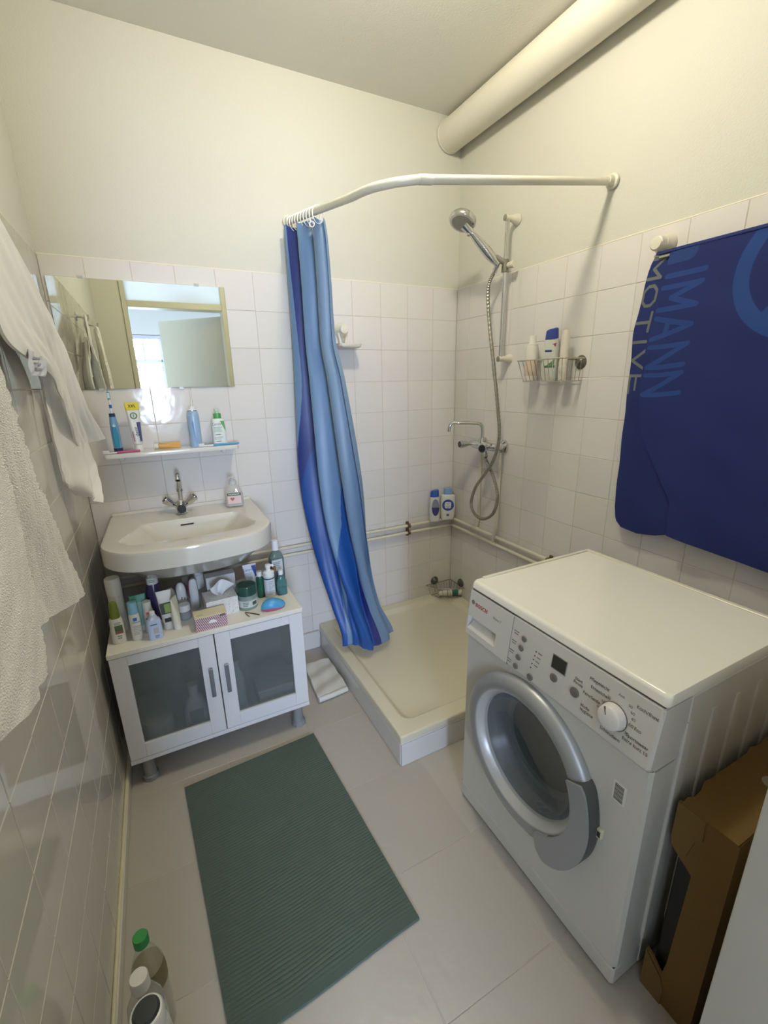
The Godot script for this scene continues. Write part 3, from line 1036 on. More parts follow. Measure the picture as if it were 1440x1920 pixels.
func washbasin() -> void:
	var o := Vector3(0.35, 0.9, 0.0)
	var t := thing("washbasin", "cream ceramic washbasin mounted on the wall under the mirror", "washbasin", Vector3(0.35, 0.6, 0.0))
	var lift := -Vector3(0.35, 0.6, 0.0)
	var cer := M("d6d3ca", 0.1, 0.0, {"coat": 0.4})
	var rings := [
		basin_ring(0.29, 0.41, 0.29, 0.41, 0.17, 0.29, 0.05, 0.05, 0.705),
		basin_ring(0.24, 0.46, 0.22, 0.48, 0.12, 0.36, 0.08, 0.08, 0.715),
		basin_ring(0.16, 0.54, 0.14, 0.56, 0.06, 0.45, 0.09, 0.12, 0.76, 0.01),
		basin_ring(0.08, 0.62, 0.075, 0.625, 0.005, 0.49, 0.03, 0.12, 0.822, 0.045),
		basin_ring(0.06, 0.645, 0.054, 0.645, 0.002, 0.502, 0.02, 0.12, 0.83, 0.055),
		basin_ring(0.06, 0.645, 0.054, 0.645, 0.002, 0.502, 0.02, 0.12, 0.886, 0.055),
		basin_ring(0.063, 0.642, 0.057, 0.642, 0.002, 0.499, 0.02, 0.118, 0.8955, 0.055),
		basin_ring(0.072, 0.633, 0.067, 0.632, 0.004, 0.489, 0.02, 0.112, 0.9, 0.052),
		basin_ring(0.17, 0.56, 0.11, 0.594, 0.188, 0.438, 0.03, 0.07, 0.897, 0.018),
		basin_ring(0.178, 0.552, 0.118, 0.586, 0.195, 0.43, 0.03, 0.07, 0.89, 0.018),
		basin_ring(0.215, 0.52, 0.165, 0.545, 0.212, 0.405, 0.03, 0.07, 0.845, 0.015),
		basin_ring(0.24, 0.49, 0.2, 0.51, 0.225, 0.38, 0.03, 0.06, 0.81, 0.01),
		basin_ring(0.28, 0.44, 0.26, 0.45, 0.24, 0.35, 0.03, 0.04, 0.797),
	]
	for r in rings.size():
		var q: PackedVector3Array = rings[r]
		for i in q.size():
			q[i] += lift
		rings[r] = q
	part("bowl", MB.new().loft(rings), cer, t)
	part("upstand", MB.new().box(Vector3(0.352, 0.9035, 0.014) + lift, Vector3(0.57, 0.018, 0.024), 0.006), cer, t)
	part("overflow_slot", MB.new().prism(PackedVector2Array([Vector2(-0.024, -0.003), Vector2(0.024, -0.003), Vector2(0.026, 0.0), Vector2(0.024, 0.003), Vector2(-0.024, 0.003), Vector2(-0.026, 0.0)]), 0.0, 0.002, Transform3D(Basis(Vector3.RIGHT, -0.35), Vector3(0.345, 0.874, 0.2012) + lift)), M("2b241e", 0.6), t)
	part("drain", MB.new().lathe([[0.0, 0.0], [0.02, 0.001], [0.026, 0.0]], 20, Transform3D(Basis(), Vector3(0.345, 0.798, 0.29) + lift)), M("c8c8c8", 0.15, 1.0), t)
	for x in [0.105, 0.6]:
		var br := MB.new()
		br.box(Vector3(x, 0.72, 0.012) + lift, Vector3(0.022, 0.18, 0.016), 0.002)
		br.tube([Vector3(x, 0.65, 0.015) + lift, Vector3(x, 0.815, 0.28) + lift], 0.007, 8)
		br.box(Vector3(x, 0.806, 0.16) + lift, Vector3(0.02, 0.014, 0.3), 0.002)
		part("bracket", br, M("cfcdc8", 0.4), t)
	var tr := MB.new()
	tr.lathe([[0.024, 0.6], [0.026, 0.605], [0.026, 0.66], [0.02, 0.665], [0.02, 0.69], [0.03, 0.692], [0.03, 0.706]], 22, Transform3D(Basis(), Vector3(0.35, 0, 0.23) + lift))
	tr.tube(bez([Vector3(0.35, 0.635, 0.23) + lift, Vector3(0.35, 0.635, 0.15) + lift, Vector3(0.35, 0.64, 0.005) + lift], 6), 0.016, 12)
	part("drain_trap", tr, M("d9d8d4", 0.35), t)
	part("seal_ring", MB.new().lathe([[0.0305, 0.688], [0.033, 0.69], [0.0305, 0.693]], 22, Transform3D(Basis(), Vector3(0.35, 0, 0.23) + lift)), M("24303c", 0.5), t)
	# tap
	var f := thing("basin_tap", "chrome two-handle mixer tap on the washbasin", "tap", Vector3(0.335, 0.899, 0.1))
	var chrome := M("d4d6d8", 0.07, 1.0)
	part("body", MB.new().lathe([[0.026, 0.0], [0.026, 0.004], [0.02, 0.01], [0.021, 0.03], [0.018, 0.05], [0.011, 0.056], [0.0105, 0.058]], 28), chrome, f)
	part("spout", MB.new().tube(bez([Vector3(0.002, 0.05, 0), Vector3(0.004, 0.1, 0.0), Vector3(0.006, 0.145, 0.008), Vector3(0.004, 0.172, 0.03), Vector3(0.002, 0.17, 0.06), Vector3(0.0, 0.155, 0.075)], 6), 0.0095, 14), chrome, f)
	part("collar", MB.new().lathe([[0.0125, 0.095], [0.0125, 0.104]], 20, Transform3D(Basis(), Vector3(0.004, 0, 0))), chrome, f)
	part("front_cap", MB.new().lathe([[0.016, 0.0], [0.017, 0.025], [0.015, 0.03], [0.0, 0.031]], 24, Transform3D(Basis(Vector3.RIGHT, PI / 2 - 0.1), Vector3(0.0, 0.024, 0.016))), M("1b1c1f", 0.6), f)
	for s in [-1, 1]:
		var kb := Basis(Vector3.BACK, -s * 0.85)
		var kx := Transform3D(kb, Vector3(s * 0.016, 0.03, 0))
		var h := part("handle", MB.new().lathe([[0.009, 0.0], [0.009, 0.012], [0.013, 0.016], [0.0195, 0.052], [0.019, 0.056], [0.0, 0.058]], 10, kx), chrome, f)
		part("handle_cap", MB.new().lathe([[0.013, 0.0575], [0.012, 0.0595], [0.0, 0.06]], 18, kx), M("4b4b4b", 0.3, 0.6), h)


func mirror_and_shelf() -> void:
	var t := thing("wall_mirror", "frameless rectangular mirror on the tiles above the washbasin", "mirror", Vector3(0.3195, 1.415, 0.0035))
	part("glass", MB.new().box(Vector3(0, 0.1985, 0.0), Vector3(0.615, 0.397, 0.006), 0.0012), M("f1f5ec", 0.0, 1.0), t)
	for q in [[-0.2, -0.002], [0.09, -0.002], [-0.2, 0.399], [0.2, 0.399]]:
		part("clip", MB.new().box(Vector3(q[0], q[1], 0.002), Vector3(0.018, 0.009, 0.01), 0.001), M("e8eaec", 0.15, 0.0, {"alpha": 0.5}), t)
	var s := thing("wall_shelf", "narrow white shelf holding toothbrushes below the mirror", "shelf", Vector3(0.345, 1.154, 0.0))
	part("board", MB.new().loft([ring(0.5, 0.118, 0.012, 0.0, 5, Vector3(0, 0, 0.062)), ring(0.506, 0.121, 0.014, 0.004, 5, Vector3(0, 0, 0.062)), ring(0.506, 0.121, 0.014, 0.014, 5, Vector3(0, 0, 0.062)), ring(0.5, 0.118, 0.012, 0.018, 5, Vector3(0, 0, 0.062))]), M("dedcd6", 0.12), s)
	for x in [-0.2, 0.2]:
		part("bracket", MB.new().box(Vector3(x, -0.012, 0.02), Vector3(0.02, 0.024, 0.038), 0.004), M("dedcd6", 0.2), s)


func ceiling_pipe() -> void:
	var t := thing("ceiling_pipe", "thick white painted pipe running under the ceiling along the right wall", "pipe", Vector3(1.75, 2.543, 0))
	part("pipe", MB.new().tube([Vector3(0, 0, 0.0), Vector3(0.0, 0, D)], 0.068, 36), M("e4dfcf", 0.5, 0.0, {"bump": 0.02, "scale": 4.0}), t)
	part("collar", MB.new().tube([Vector3(0, 0, 0.0), Vector3(0, 0, 0.01)], 0.07, 36), M("e4dfcf", 0.6), t)


# ---------------------------------------------------------------- shower
func curtain_rod() -> void:
	var t := thing("curtain_rod", "white bent shower curtain rod between the two walls", "curtain rod", Vector3(0.923, 2.09, 0.0))
	var o := -Vector3(0.923, 2.09, 0.0)
	var wh := M("dedac8", 0.25)
	var a := [Vector3(0.923, 2.088, 0.0), Vector3(0.926, 2.017, 0.40), Vector3(0.93, 1.972, 0.66)]
	var path := [a[0] + o, a[1] + o, a[2] + o]
	for q in bez([Vector3(0.93, 1.972, 0.66), Vector3(0.943, 1.962, 0.765), Vector3(0.982, 1.958, 0.84), Vector3(1.05, 1.966, 0.872)], 8):
		path.append(q + o)
	path.append(Vector3(1.4, 2.013, 0.883) + o)
	path.append(Vector3(1.816, 2.07, 0.893) + o)
	part("tube", MB.new().tube(path, 0.0125, 16), wh, t)
	part("joint", MB.new().tube([Vector3(1.05, 1.966, 0.872) + o, Vector3(1.09, 1.9705, 0.8735) + o], 0.0136, 16), wh, t)
	for q in [[Vector3(0.923, 2.088, 0.0), Vector3(0, 0, 1)], [Vector3(1.8195, 2.07, 0.893), Vector3(-1, 0, 0)]]:
		part("flange", MB.new().tube([q[0] + o, q[0] + o + q[1] * 0.008, q[0] + o + q[1] * 0.012, q[0] + o + q[1] * 0.03], [0.024, 0.024, 0.017, 0.016], 20), wh, t)


func rod_y(z: float) -> float:
	return lerpf(2.088, 2.017, z / 0.4)


func shower_curtain() -> void:
	var t := thing("shower_curtain", "blue striped shower curtain gathered beside the washbasin", "shower curtain", Vector3(0.94, 0.15, 0.25))
	var o := -Vector3(0.94, 0.15, 0.25)
	# edges of the gathered curtain, from the rings down to the hem: height, left, front, right as (x, z)
	var rows := [
		[2.035, Vector2(0.928, 0.03), Vector2(0.935, 0.20), Vector2(0.945, 0.37)],
		[1.96, Vector2(0.928, 0.03), Vector2(0.935, 0.21), Vector2(0.947, 0.385)],
		[1.8, Vector2(0.928, 0.03), Vector2(0.94, 0.21), Vector2(0.95, 0.385)],
		[1.58, Vector2(0.928, 0.035), Vector2(0.945, 0.21), Vector2(0.955, 0.375)],
		[1.45, Vector2(0.928, 0.035), Vector2(0.945, 0.23), Vector2(0.965, 0.42)],
		[1.22, Vector2(0.928, 0.035), Vector2(0.945, 0.26), Vector2(0.985, 0.455)],
		[1.0, Vector2(0.928, 0.03), Vector2(0.945, 0.29), Vector2(1.015, 0.46)],
		[0.75, Vector2(0.93, 0.075), Vector2(0.955, 0.33), Vector2(1.055, 0.42)],
		[0.54, Vector2(0.93, 0.16), Vector2(0.965, 0.39), Vector2(1.10, 0.375)],
		[0.36, Vector2(0.945, 0.235), Vector2(0.99, 0.44), Vector2(1.15, 0.345)],
		[0.24, Vector2(0.96, 0.29), Vector2(1.005, 0.475), Vector2(1.20, 0.34)],
		[0.165, Vector2(0.957, 0.30), Vector2(1.02, 0.475), Vector2(1.225, 0.335)],
	]
	var grid := []
	var nj := 120
	var ni := 60
	for i in ni + 1:
		var y := lerpf(2.035, 0.165, float(i) / ni)
		var k := 0
		while k < rows.size() - 2 and rows[k + 1][0] > y:
			k += 1
		var f: float = inverse_lerp(rows[k][0], rows[k + 1][0], y)
		f = clampf(f, 0.0, 1.0)
		var p := []
		for c in [1, 2, 3]:
			var b: Vector2 = rows[k][c]
			var d: Vector2 = rows[k + 1][c]
			var a: Vector2 = rows[maxi(k - 1, 0)][c]
			var e: Vector2 = rows[mini(k + 2, rows.size() - 1)][c]
			p.append(b.cubic_interpolate(d, a, e, f))
		var down := float(i) / ni
		var amp := lerpf(0.036, 0.052, smoothstep(0.1, 0.6, down)) * lerpf(1.0, 0.3, smoothstep(0.6, 1.0, down))
		var row := PackedVector3Array()
		for j in nj + 1:
			var u := float(j) / nj
			var q: Vector2 = p[0] * (1 - u) * (1 - u) + p[1] * 2.0 * u * (1 - u) * 1.0 + p[2] * u * u
			var tg: Vector2 = ((p[1] - p[0]) * (1 - u) + (p[2] - p[1]) * u).normalized()
			var nm := Vector2(-tg.y, tg.x)
			var ph := u * TAU * 2.6 + sin(u * 9.0) * 0.5 + 0.4 * sin(down * 3.0)
			var w := sin(ph)
			w = signf(w) * pow(absf(w), 0.75)
			var env := smoothstep(0.0, 0.06, u) * smoothstep(1.0, 0.94, u)
			q += nm * w * amp * env * (0.85 + 0.3 * sin(u * 13.0 + 1.0))
			q += nm * 0.004 * sin(u * 40.0 + down * 11.0) * down
			var yy := y
			if i == 0:
				yy -= 0.012 * absf(sin(u * PI * 10.0))
			yy += rod_y(clampf(q.y, 0.0, 0.42)) * 0.0 - (q.y - 0.2) * 0.17 * (1.0 - smoothstep(0.0, 0.25, down))
			if down > 0.9:
				yy += 0.012 * sin(u * 7.0) * smoothstep(0.9, 1.0, down) + 0.01 * smoothstep(0.9, 1.0, down)
			row.append(Vector3(q.x, yy, q.y) + o)
		grid.append(row)
	# printed stripes along the cloth
	var im := img_new(512, 128, "7d9fc3")
	var keys := [[0.0, 0.10, 0.17, 0.27, 0.66, 0.66, 0.66], [0.3, 0.12, 0.24, 0.30, 0.68, 0.69, 0.69], [0.65, 0.02, 0.06, 0.36, 0.58, 0.70, 0.71], [1.0, 0.08, 0.09, 0.13, 0.20, 0.66, 0.76]]
	var tones := ["6d8cae", "27397f", "1e4f9c", "6f8fb2", "22549e", "2a3578", "728caa"]
	for y in 128:
		var vv := y / 127.0
		var k := 0
		while k < 2 and keys[k + 1][0] < vv:
			k += 1
		var f := smoothstep(keys[k][0], keys[k + 1][0], vv)
		for x in 512:
			var b := 0
			while b < 6 and x / 512.0 >= lerpf(keys[k][b + 1], keys[k + 1][b + 1], f):
				b += 1
			im.set_pixel(x, y, Color.html(tones[b]))
	var cm := textured(im, 0.42, {"back": "121c30"})
	var cl := MB.new()
	cl.crease = 0.3
	cl.cloth(grid, 0.0016)
	part("cloth", cl, cm, t)
	# rings on the rod
	for k in 10:
		var z := 0.045 + k * 0.036
		var c := Vector3(0.926, rod_y(z) - 0.012, z)
		var loop := []
		for j in 18:
			var a := TAU * j / 18
			loop.append(c + Vector3(cos(a) * 0.021, sin(a) * 0.03, sin(a * 2.0) * 0.002) + o)
		part("curtain_ring", MB.new().tube(loop, 0.0018, 6, false, true), M("e6e6e0", 0.3), t)
	part("eyelet", MB.new().tube(circle(Vector3(0.9, 1.975, 0.372) + o, 0.009, Vector3(-0.6, 0, 0.8), 16), 0.0022, 6, false, true), M("e8e8e4", 0.3), t)


func circle(c: Vector3, r: float, axis: Vector3, n := 24) -> Array:
	axis = axis.normalized()
	var s := axis.cross(Vector3.UP)
	if s.length() < 0.1:
		s = axis.cross(Vector3.RIGHT)
	s = s.normalized()
	var u := s.cross(axis)
	var out := []
	for j in n:
		var a := TAU * j / n
		out.append(c + (s * cos(a) + u * sin(a)) * r)
	return out


func water_pipes() -> void:
	var wh := M("ddd8c4", 0.3)
	for k in 2:
		var y: float = [0.622, 0.58][k]
		var t := thing("water_pipe", ["upper of two thin white water pipes along the tiled walls", "lower of two thin white water pipes along the tiled walls"][k], "pipe", Vector3(1.0, y, 0.02), 0.0, "thin water pipes")
		var o := -Vector3(1.0, y, 0.02)
		var p := [Vector3(0.02, y, 0.02), Vector3(1.78, y, 0.02), Vector3(1.794, y, 0.024), Vector3(1.8, y, 0.04), Vector3(1.8, y, 1.55)]
		for i in p.size():
			p[i] += o
		part("pipe", MB.new().tube(p, 0.0085, 12), wh, t)
		# branch up to the mixer
		var zz: float = [0.275, 0.425][k]
		var br := [Vector3(1.8, y, zz - 0.02), Vector3(1.8, y + 0.03, zz - 0.01), Vector3(1.8, y + 0.1, zz), Vector3(1.8, 1.06, zz)]
		if k == 1:
			br = [Vector3(1.8, y, zz - 0.02), Vector3(1.792, y + 0.04, zz - 0.012), Vector3(1.79, y + 0.08, zz), Vector3(1.798, 0.72, zz + 0.004), Vector3(1.8, 1.07, zz)]
		for i in br.size():
			br[i] += o
		part("riser", MB.new().tube(bez(br, 5), 0.0078, 12), wh, t)
		part("tee", MB.new().tube([Vector3(1.8, y, zz - 0.045) + o, Vector3(1.8, y, zz + 0.005) + o], 0.0112, 12), wh, t)
	var rust := M("6b4f33", 0.8)
	for q in [["on the back wall beside the shampoo bottles", Vector3(1.503, 0.6, 0.0), 0.0], ["on the right wall behind the washing machine", Vector3(1.82, 0.6, 0.785), -PI / 2]]:
		var c := thing("pipe_clamp", "rusty pipe clamp holding both pipes " + q[0], "pipe clamp", q[1], q[2])
		part("bar", MB.new().box(Vector3(0, 0.0, 0.006), Vector3(0.018, 0.085, 0.01), 0.002), rust, c)
		for s in [-1, 1]:
			part("band", MB.new().tube([Vector3(-0.009, s * 0.021, 0.02), Vector3(0.009, s * 0.021, 0.02)], 0.013, 14), rust, c)
			part("screw", MB.new().box(Vector3(0, s * 0.021 + 0.012, 0.034), Vector3(0.008, 0.01, 0.012), 0.002), M("94866a", 0.5, 0.5), c)


func shower_set() -> void:
	var chrome := M("d2d2cf", 0.09, 1.0)
	var wh := M("dcd7c4", 0.35)
	# mixer
	var t := thing("shower_mixer", "chrome shower mixer with swivel spout on the right wall", "tap", Vector3(W, 1.09, 0.345))
	var o := -Vector3(W, 1.09, 0.345)
	for z in [0.27, 0.425]:
		part("wall_flange", MB.new().tube([Vector3(W, 1.1, z) + o, Vector3(W - 0.012, 1.1, z) + o, Vector3(W - 0.02, 1.1, z) + o, Vector3(W - 0.05, 1.1, z) + o], [0.033, 0.032, 0.018, 0.015], 24), chrome, t)
	part("body", MB.new().tube([Vector3(W - 0.062, 1.1, 0.235) + o, Vector3(W - 0.062, 1.1, 0.255) + o, Vector3(W - 0.062, 1.1, 0.27) + o, Vector3(W - 0.062, 1.1, 0.425) + o, Vector3(W - 0.062, 1.1, 0.445) + o], [0.012, 0.018, 0.021, 0.021, 0.016], 20), chrome, t)
	for q in [[Vector3(W - 0.075, 1.1, 0.25), Vector3(-0.75, 0.0, -0.1)], [Vector3(W - 0.075, 1.1, 0.39), Vector3(-0.75, -0.02, 0.35)]]:
		var d: Vector3 = q[1].normalized()
		var h := part("knob", MB.new().tube([q[0] + o, q[0] + d * 0.015 + o, q[0] + d * 0.02 + o, q[0] + d * 0.058 + o, q[0] + d * 0.062 + o], [0.01, 0.011, 0.015, 0.0215, 0.02], 10), chrome, t)
		part("knob_cap", MB.new().tube([q[0] + d * 0.0615 + o, q[0] + d * 0.064 + o], [0.0165, 0.015], 20), M("2d2b28", 0.35), h)
	part("spout_nut", MB.new().tube([Vector3(W - 0.066, 1.115, 0.335) + o, Vector3(W - 0.066, 1.14, 0.335) + o], [0.017, 0.012], 16), chrome, t)
	part("spout", MB.new().tube(bez([Vector3(W - 0.066, 1.12, 0.335) + o, Vector3(W - 0.066, 1.18, 0.335) + o, Vector3(W - 0.075, 1.205, 0.33) + o, Vector3(W - 0.1, 1.212, 0.318) + o, Vector3(W - 0.17, 1.215, 0.282) + o, Vector3(W - 0.2, 1.214, 0.262) + o, Vector3(W - 0.212, 1.195, 0.256) + o, Vector3(W - 0.214, 1.172, 0.255) + o], 6), 0.0085, 12), chrome, t)
	# riser rail
	var r := thing("shower_rail", "chrome vertical rail with white end brackets on the right wall", "shower rail", Vector3(W, 1.5, 0.428))
	o = -Vector3(W, 1.5, 0.428)
	part("rail", MB.new().tube([Vector3(W - 0.055, 1.5, 0.428) + o, Vector3(W - 0.055, 2.095, 0.428) + o], 0.0095, 16), chrome, r)
	for y in [1.512, 2.085]:
		part("bracket", MB.new().tube([Vector3(W, y, 0.428) + o, Vector3(W - 0.012, y, 0.428) + o, Vector3(W - 0.03, y, 0.428) + o, Vector3(W - 0.07, y, 0.428) + o], [0.022, 0.02, 0.013, 0.0125], 18), wh, r)
		part("end_cap", MB.new().tube([Vector3(W - 0.07, y, 0.428) + o, Vector3(W - 0.073, y, 0.428) + o], [0.0126, 0.009], 16), M("8a8676", 0.4), r)
	var sl := part("slider", MB.new().tube([Vector3(W - 0.055, 1.875, 0.428) + o, Vector3(W - 0.055, 1.925, 0.428) + o], 0.016, 18), M("8f8d80", 0.25, 0.8), r)
	part("slider_knob", MB.new().tube([Vector3(W - 0.05, 1.9, 0.435) + o, Vector3(W - 0.045, 1.9, 0.475) + o], [0.012, 0.015], 14), wh, sl)
	part("holder", MB.new().tube([Vector3(W - 0.06, 1.915, 0.425) + o, Vector3(W - 0.1, 1.93, 0.415) + o], [0.011, 0.016], 14), M("a5a399", 0.3, 0.6), sl)
	# hand shower
	var hs := thing("hand_shower", "chrome hand shower head in its holder on the rail", "shower head", Vector3(W - 0.1, 1.93, 0.415))
	o = -Vector3(W - 0.1, 1.93, 0.415)
	var a := Vector3(W - 0.1, 1.915, 0.415)
	var b := Vector3(1.607, 2.035, 0.371)
	var ax := (b - a).normalized()
	part("handle", MB.new().tube([a + o - ax * 0.015, a + o, a + ax * 0.01 + o, a + ax * 0.05 + o, a + ax * 0.1 + o, a + ax * 0.15 + o, b - ax * 0.01 + o, b + ax * 0.03 + o], [0.012, 0.0135, 0.017, 0.0215, 0.019, 0.0145, 0.015, 0.023], 18), M("c6c6c4", 0.12, 0.9), hs)
	var face := Vector3(-0.42, -0.88, 0.16).normalized()
	var side := face.cross(Vector3.UP).normalized()
	var hb := Basis(side, -face, side.cross(-face))
	var c := b + ax * 0.045 - face * 0.004
	var hd := part("head", MB.new().lathe([[0.0, -0.012], [0.036, -0.0125], [0.053, -0.011], [0.058, -0.003], [0.057, 0.009], [0.047, 0.02], [0.03, 0.027], [0.0, 0.03]], 36, Transform3D(hb, c + o)), M("c4c4bf", 0.14, 0.9), hs)
	part("spray_plate", MB.new().lathe([[0.0, -0.0145], [0.028, -0.0145], [0.044, -0.0125], [0.045, -0.011]], 32, Transform3D(hb, c + o)), M("98968a", 0.35), hd)
	part("selector", MB.new().tube([c - ax * 0.045 + face * 0.006 + o, c - ax * 0.048 + face * 0.026 + o], [0.005, 0.0065], 10), M("b4b2a8", 0.3, 0.5), hd)
	# hose
	var hz := thing("shower_hose", "ribbed metal shower hose hanging in a loop below the mixer", "hose", Vector3(1.73, 1.3, 0.42))
	o = -Vector3(1.73, 1.3, 0.42)
	var raw := [a - ax * 0.012, Vector3(1.735, 1.885, 0.395), Vector3(1.73, 1.822, 0.362), Vector3(1.73, 1.685, 0.377), Vector3(1.73, 1.496, 0.421), Vector3(1.73, 1.304, 0.465), Vector3(1.73, 1.157, 0.488), Vector3(1.73, 1.051, 0.46), Vector3(1.73, 0.977, 0.408), Vector3(1.73, 0.877, 0.325), Vector3(1.73, 0.783, 0.297), Vector3(1.733, 0.733, 0.33), Vector3(1.735, 0.726, 0.396), Vector3(1.738, 0.776, 0.466), Vector3(1.742, 0.87, 0.486), Vector3(1.746, 0.969, 0.435), Vector3(1.752, 1.03, 0.375), Vector3(1.756, 1.082, 0.352)]
	var path := bez(raw, 26)
	var rad := []
	for i in path.size():
		path[i] += o
		rad.append(0.0088 if i % 3 == 0 else 0.0074)
	var hm := MB.new()
	hm.crease = 0.9
	hm.tube(path, rad, 10)
	part("hose", hm, M("9d9a90", 0.3, 0.85), hz)
	var d0 := (raw[1] - raw[0] as Vector3).normalized()
	part("nut", MB.new().tube([raw[0] + o - d0 * 0.004, raw[0] + d0 * 0.035 + o, raw[0] + d0 * 0.045 + o], [0.0105, 0.0105, 0.008], 12), chrome, hz)
	part("nut", MB.new().tube([raw[17] + o, raw[16] + o + Vector3(0, 0.015, 0)], [0.011, 0.009], 12), chrome, hz)


func wire(parent: Node, pts: Array, r: float, m: Material, loop := false) -> void:
	part("wire", MB.new().tube(pts, r, 6, not loop, loop), m, parent)


func shower_accessories() -> void:
	var wh := M("e2ddcc", 0.3)
	var steel := M("b5b1a4", 0.22, 0.9)
	# suction soap dish on the back wall
	var t := thing("soap_dish", "small white suction soap dish on the back wall beside the curtain", "soap dish", Vector3(1.145, 1.59, 0.0))
	part("suction_cup", MB.new().tube([Vector3(0, 0.07, 0.0), Vector3(0, 0.07, 0.006), Vector3(0, 0.07, 0.016), Vector3(0, 0.07, 0.03), Vector3(0, 0.07, 0.034)], [0.036, 0.035, 0.028, 0.024, 0.02], 24), wh, t)
	part("knob", MB.new().tube([Vector3(0, 0.07, 0.033), Vector3(0, 0.07, 0.046), Vector3(0, 0.07, 0.049)], [0.021, 0.019, 0.015], 22), wh, t)
	for s in [-1, 1]:
		part("arm", MB.new().tube([Vector3(s * 0.022, 0.058, 0.02), Vector3(s * 0.016, 0.03, 0.022), Vector3(s * 0.012, 0.0, 0.02)], 0.006, 8), wh, t)
	part("dish", MB.new().loft([ring(0.1, 0.085, 0.015, -0.012, 5, Vector3(0.01, 0, 0.05)), ring(0.114, 0.096, 0.018, -0.006, 5, Vector3(0.01, 0, 0.05)), ring(0.116, 0.098, 0.018, 0.006, 5, Vector3(0.01, 0, 0.05)), ring(0.108, 0.09, 0.015, 0.006, 5, Vector3(0.01, 0, 0.05)), ring(0.1, 0.08, 0.015, -0.004, 5, Vector3(0.01, 0, 0.05))]), wh, t)
	# wire basket on the right wall
	var b := thing("wire_basket", "chrome wire basket with suction cups on the right wall", "basket", Vector3(W, 1.41, 0.72))
	var z0 := -0.13
	var z1 := 0.135
	var top := [Vector3(-0.004, 0.085, z0), Vector3(-0.1, 0.085, z0), Vector3(-0.112, 0.085, z0 + 0.012), Vector3(-0.112, 0.085, z1 - 0.012), Vector3(-0.1, 0.085, z1), Vector3(-0.004, 0.085, z1)]
	var bot := [Vector3(-0.01, 0.0, z0 + 0.03), Vector3(-0.09, 0.0, z0 + 0.03), Vector3(-0.1, 0.0, z0 + 0.04), Vector3(-0.1, 0.0, z1 - 0.015), Vector3(-0.09, 0.0, z1 - 0.005), Vector3(-0.01, 0.0, z1 - 0.005)]
	wire(b, top, 0.0026, steel, true)
	wire(b, bot, 0.002, steel, true)
	for k in 11:
		var f := k / 10.0
		wire(b, [Vector3(-0.112, 0.085, lerpf(z0 + 0.014, z1 - 0.014, f)), Vector3(-0.1, 0.0, lerpf(z0 + 0.042, z1 - 0.018, f)), Vector3(-0.012, 0.0, lerpf(z0 + 0.042, z1 - 0.018, f))], 0.0014, steel)
	for k in 4:
		for s in 2:
			var x := -0.02 - k * 0.025
			wire(b, [Vector3(x, 0.085, z1 if s else z0), Vector3(x * 0.9 - 0.004, 0.0, z1 - 0.005 if s else z0 + 0.03)], 0.0014, steel)
	for z in [z1 - 0.02]:
		part("suction_cup", MB.new().tube([Vector3(-0.0005, 0.07, z), Vector3(-0.006, 0.07, z), Vector3(-0.014, 0.07, z), Vector3(-0.02, 0.07, z)], [0.027, 0.024, 0.012, 0.009], 20), M("6a6558", 0.2, 0.0, {"alpha": 0.75}), b)
	# bottles in the basket
	var y := 1.4122
	var c := thing("white_shampoo_bottle", "slim white bottle with round cap at the left of the wire basket", "bottle", Vector3(W - 0.058, y, 0.627))
	part("bottle", MB.new().lathe([[0.024, 0.0], [0.026, 0.005], [0.026, 0.135], [0.022, 0.146], [0.012, 0.148]], 24), M("e6e0d6", 0.3), c)
	part("cap", MB.new().lathe([[0.0235, 0.144], [0.0235, 0.149], [0.0145, 0.151], [0.014, 0.182], [0.0, 0.183]], 24), M("ece8de", 0.3), c)
	part("label", MB.new().lathe([[0.0264, 0.02], [0.0264, 0.085]], 24), M("d8c3ae", 0.5), c)
	c = thing("shampoo_bottle", "white shampoo bottle with navy slanted cap and red mark in the basket", "bottle", Vector3(W - 0.055, y, 0.728), deg_to_rad(-50))
	shampoo(c, "2a3f8e", "dfe2d8", 0.2, true)
	c = thing("tube_bottle", "slim plain white tube standing at the right of the wire basket", "tube", Vector3(W - 0.058, y, 0.8))
	part("tube", MB.new().lathe([[0.017, 0.0], [0.018, 0.05], [0.016, 0.055], [0.0165, 0.17], [0.012, 0.186], [0.0, 0.19]], 22), M("e4dccf", 0.3), c)
	part("base_cap", MB.new().lathe([[0.0186, 0.002], [0.0186, 0.05]], 22), M("d8d2c6", 0.35), c)
	# two bottles in the corner, on the pipes
	c = thing("corner_shampoo_bottle", "white shampoo bottle with blue cap standing on the pipes in the corner", "bottle", Vector3(1.665, 0.6308, 0.042), -0.45)
	shampoo(c, "2450a4", "d9d8d2", 0.185, false)
	c = thing("bath_gel_bottle", "broad white bottle with pale blue cap standing on the corner pipes", "bottle", Vector3(1.752, 0.6308, 0.05), -0.5)
	part("bottle", body([[0.0, 0.07, 0.036, 0.016], [0.008, 0.078, 0.04, 0.018], [0.06, 0.088, 0.042, 0.02], [0.12, 0.088, 0.042, 0.02], [0.146, 0.08, 0.038, 0.018], [0.152, 0.05, 0.03, 0.015]]), M("e0ddd4", 0.3), c)
	part("cap", body([[0.1525, 0.044, 0.03, 0.01], [0.155, 0.046, 0.032, 0.01], [0.186, 0.042, 0.03, 0.01], [0.189, 0.038, 0.026, 0.01]]), M("7ba3cf", 0.35), c)
	part("print", MB.new().lathe([[0.034, 0.0], [0.034, 0.001], [0.024, 0.0012], [0.024, 0.0]], 28, Transform3D(Basis(Vector3.RIGHT, PI / 2), Vector3(0, 0.09, 0.021))), M("34519c", 0.4), c)
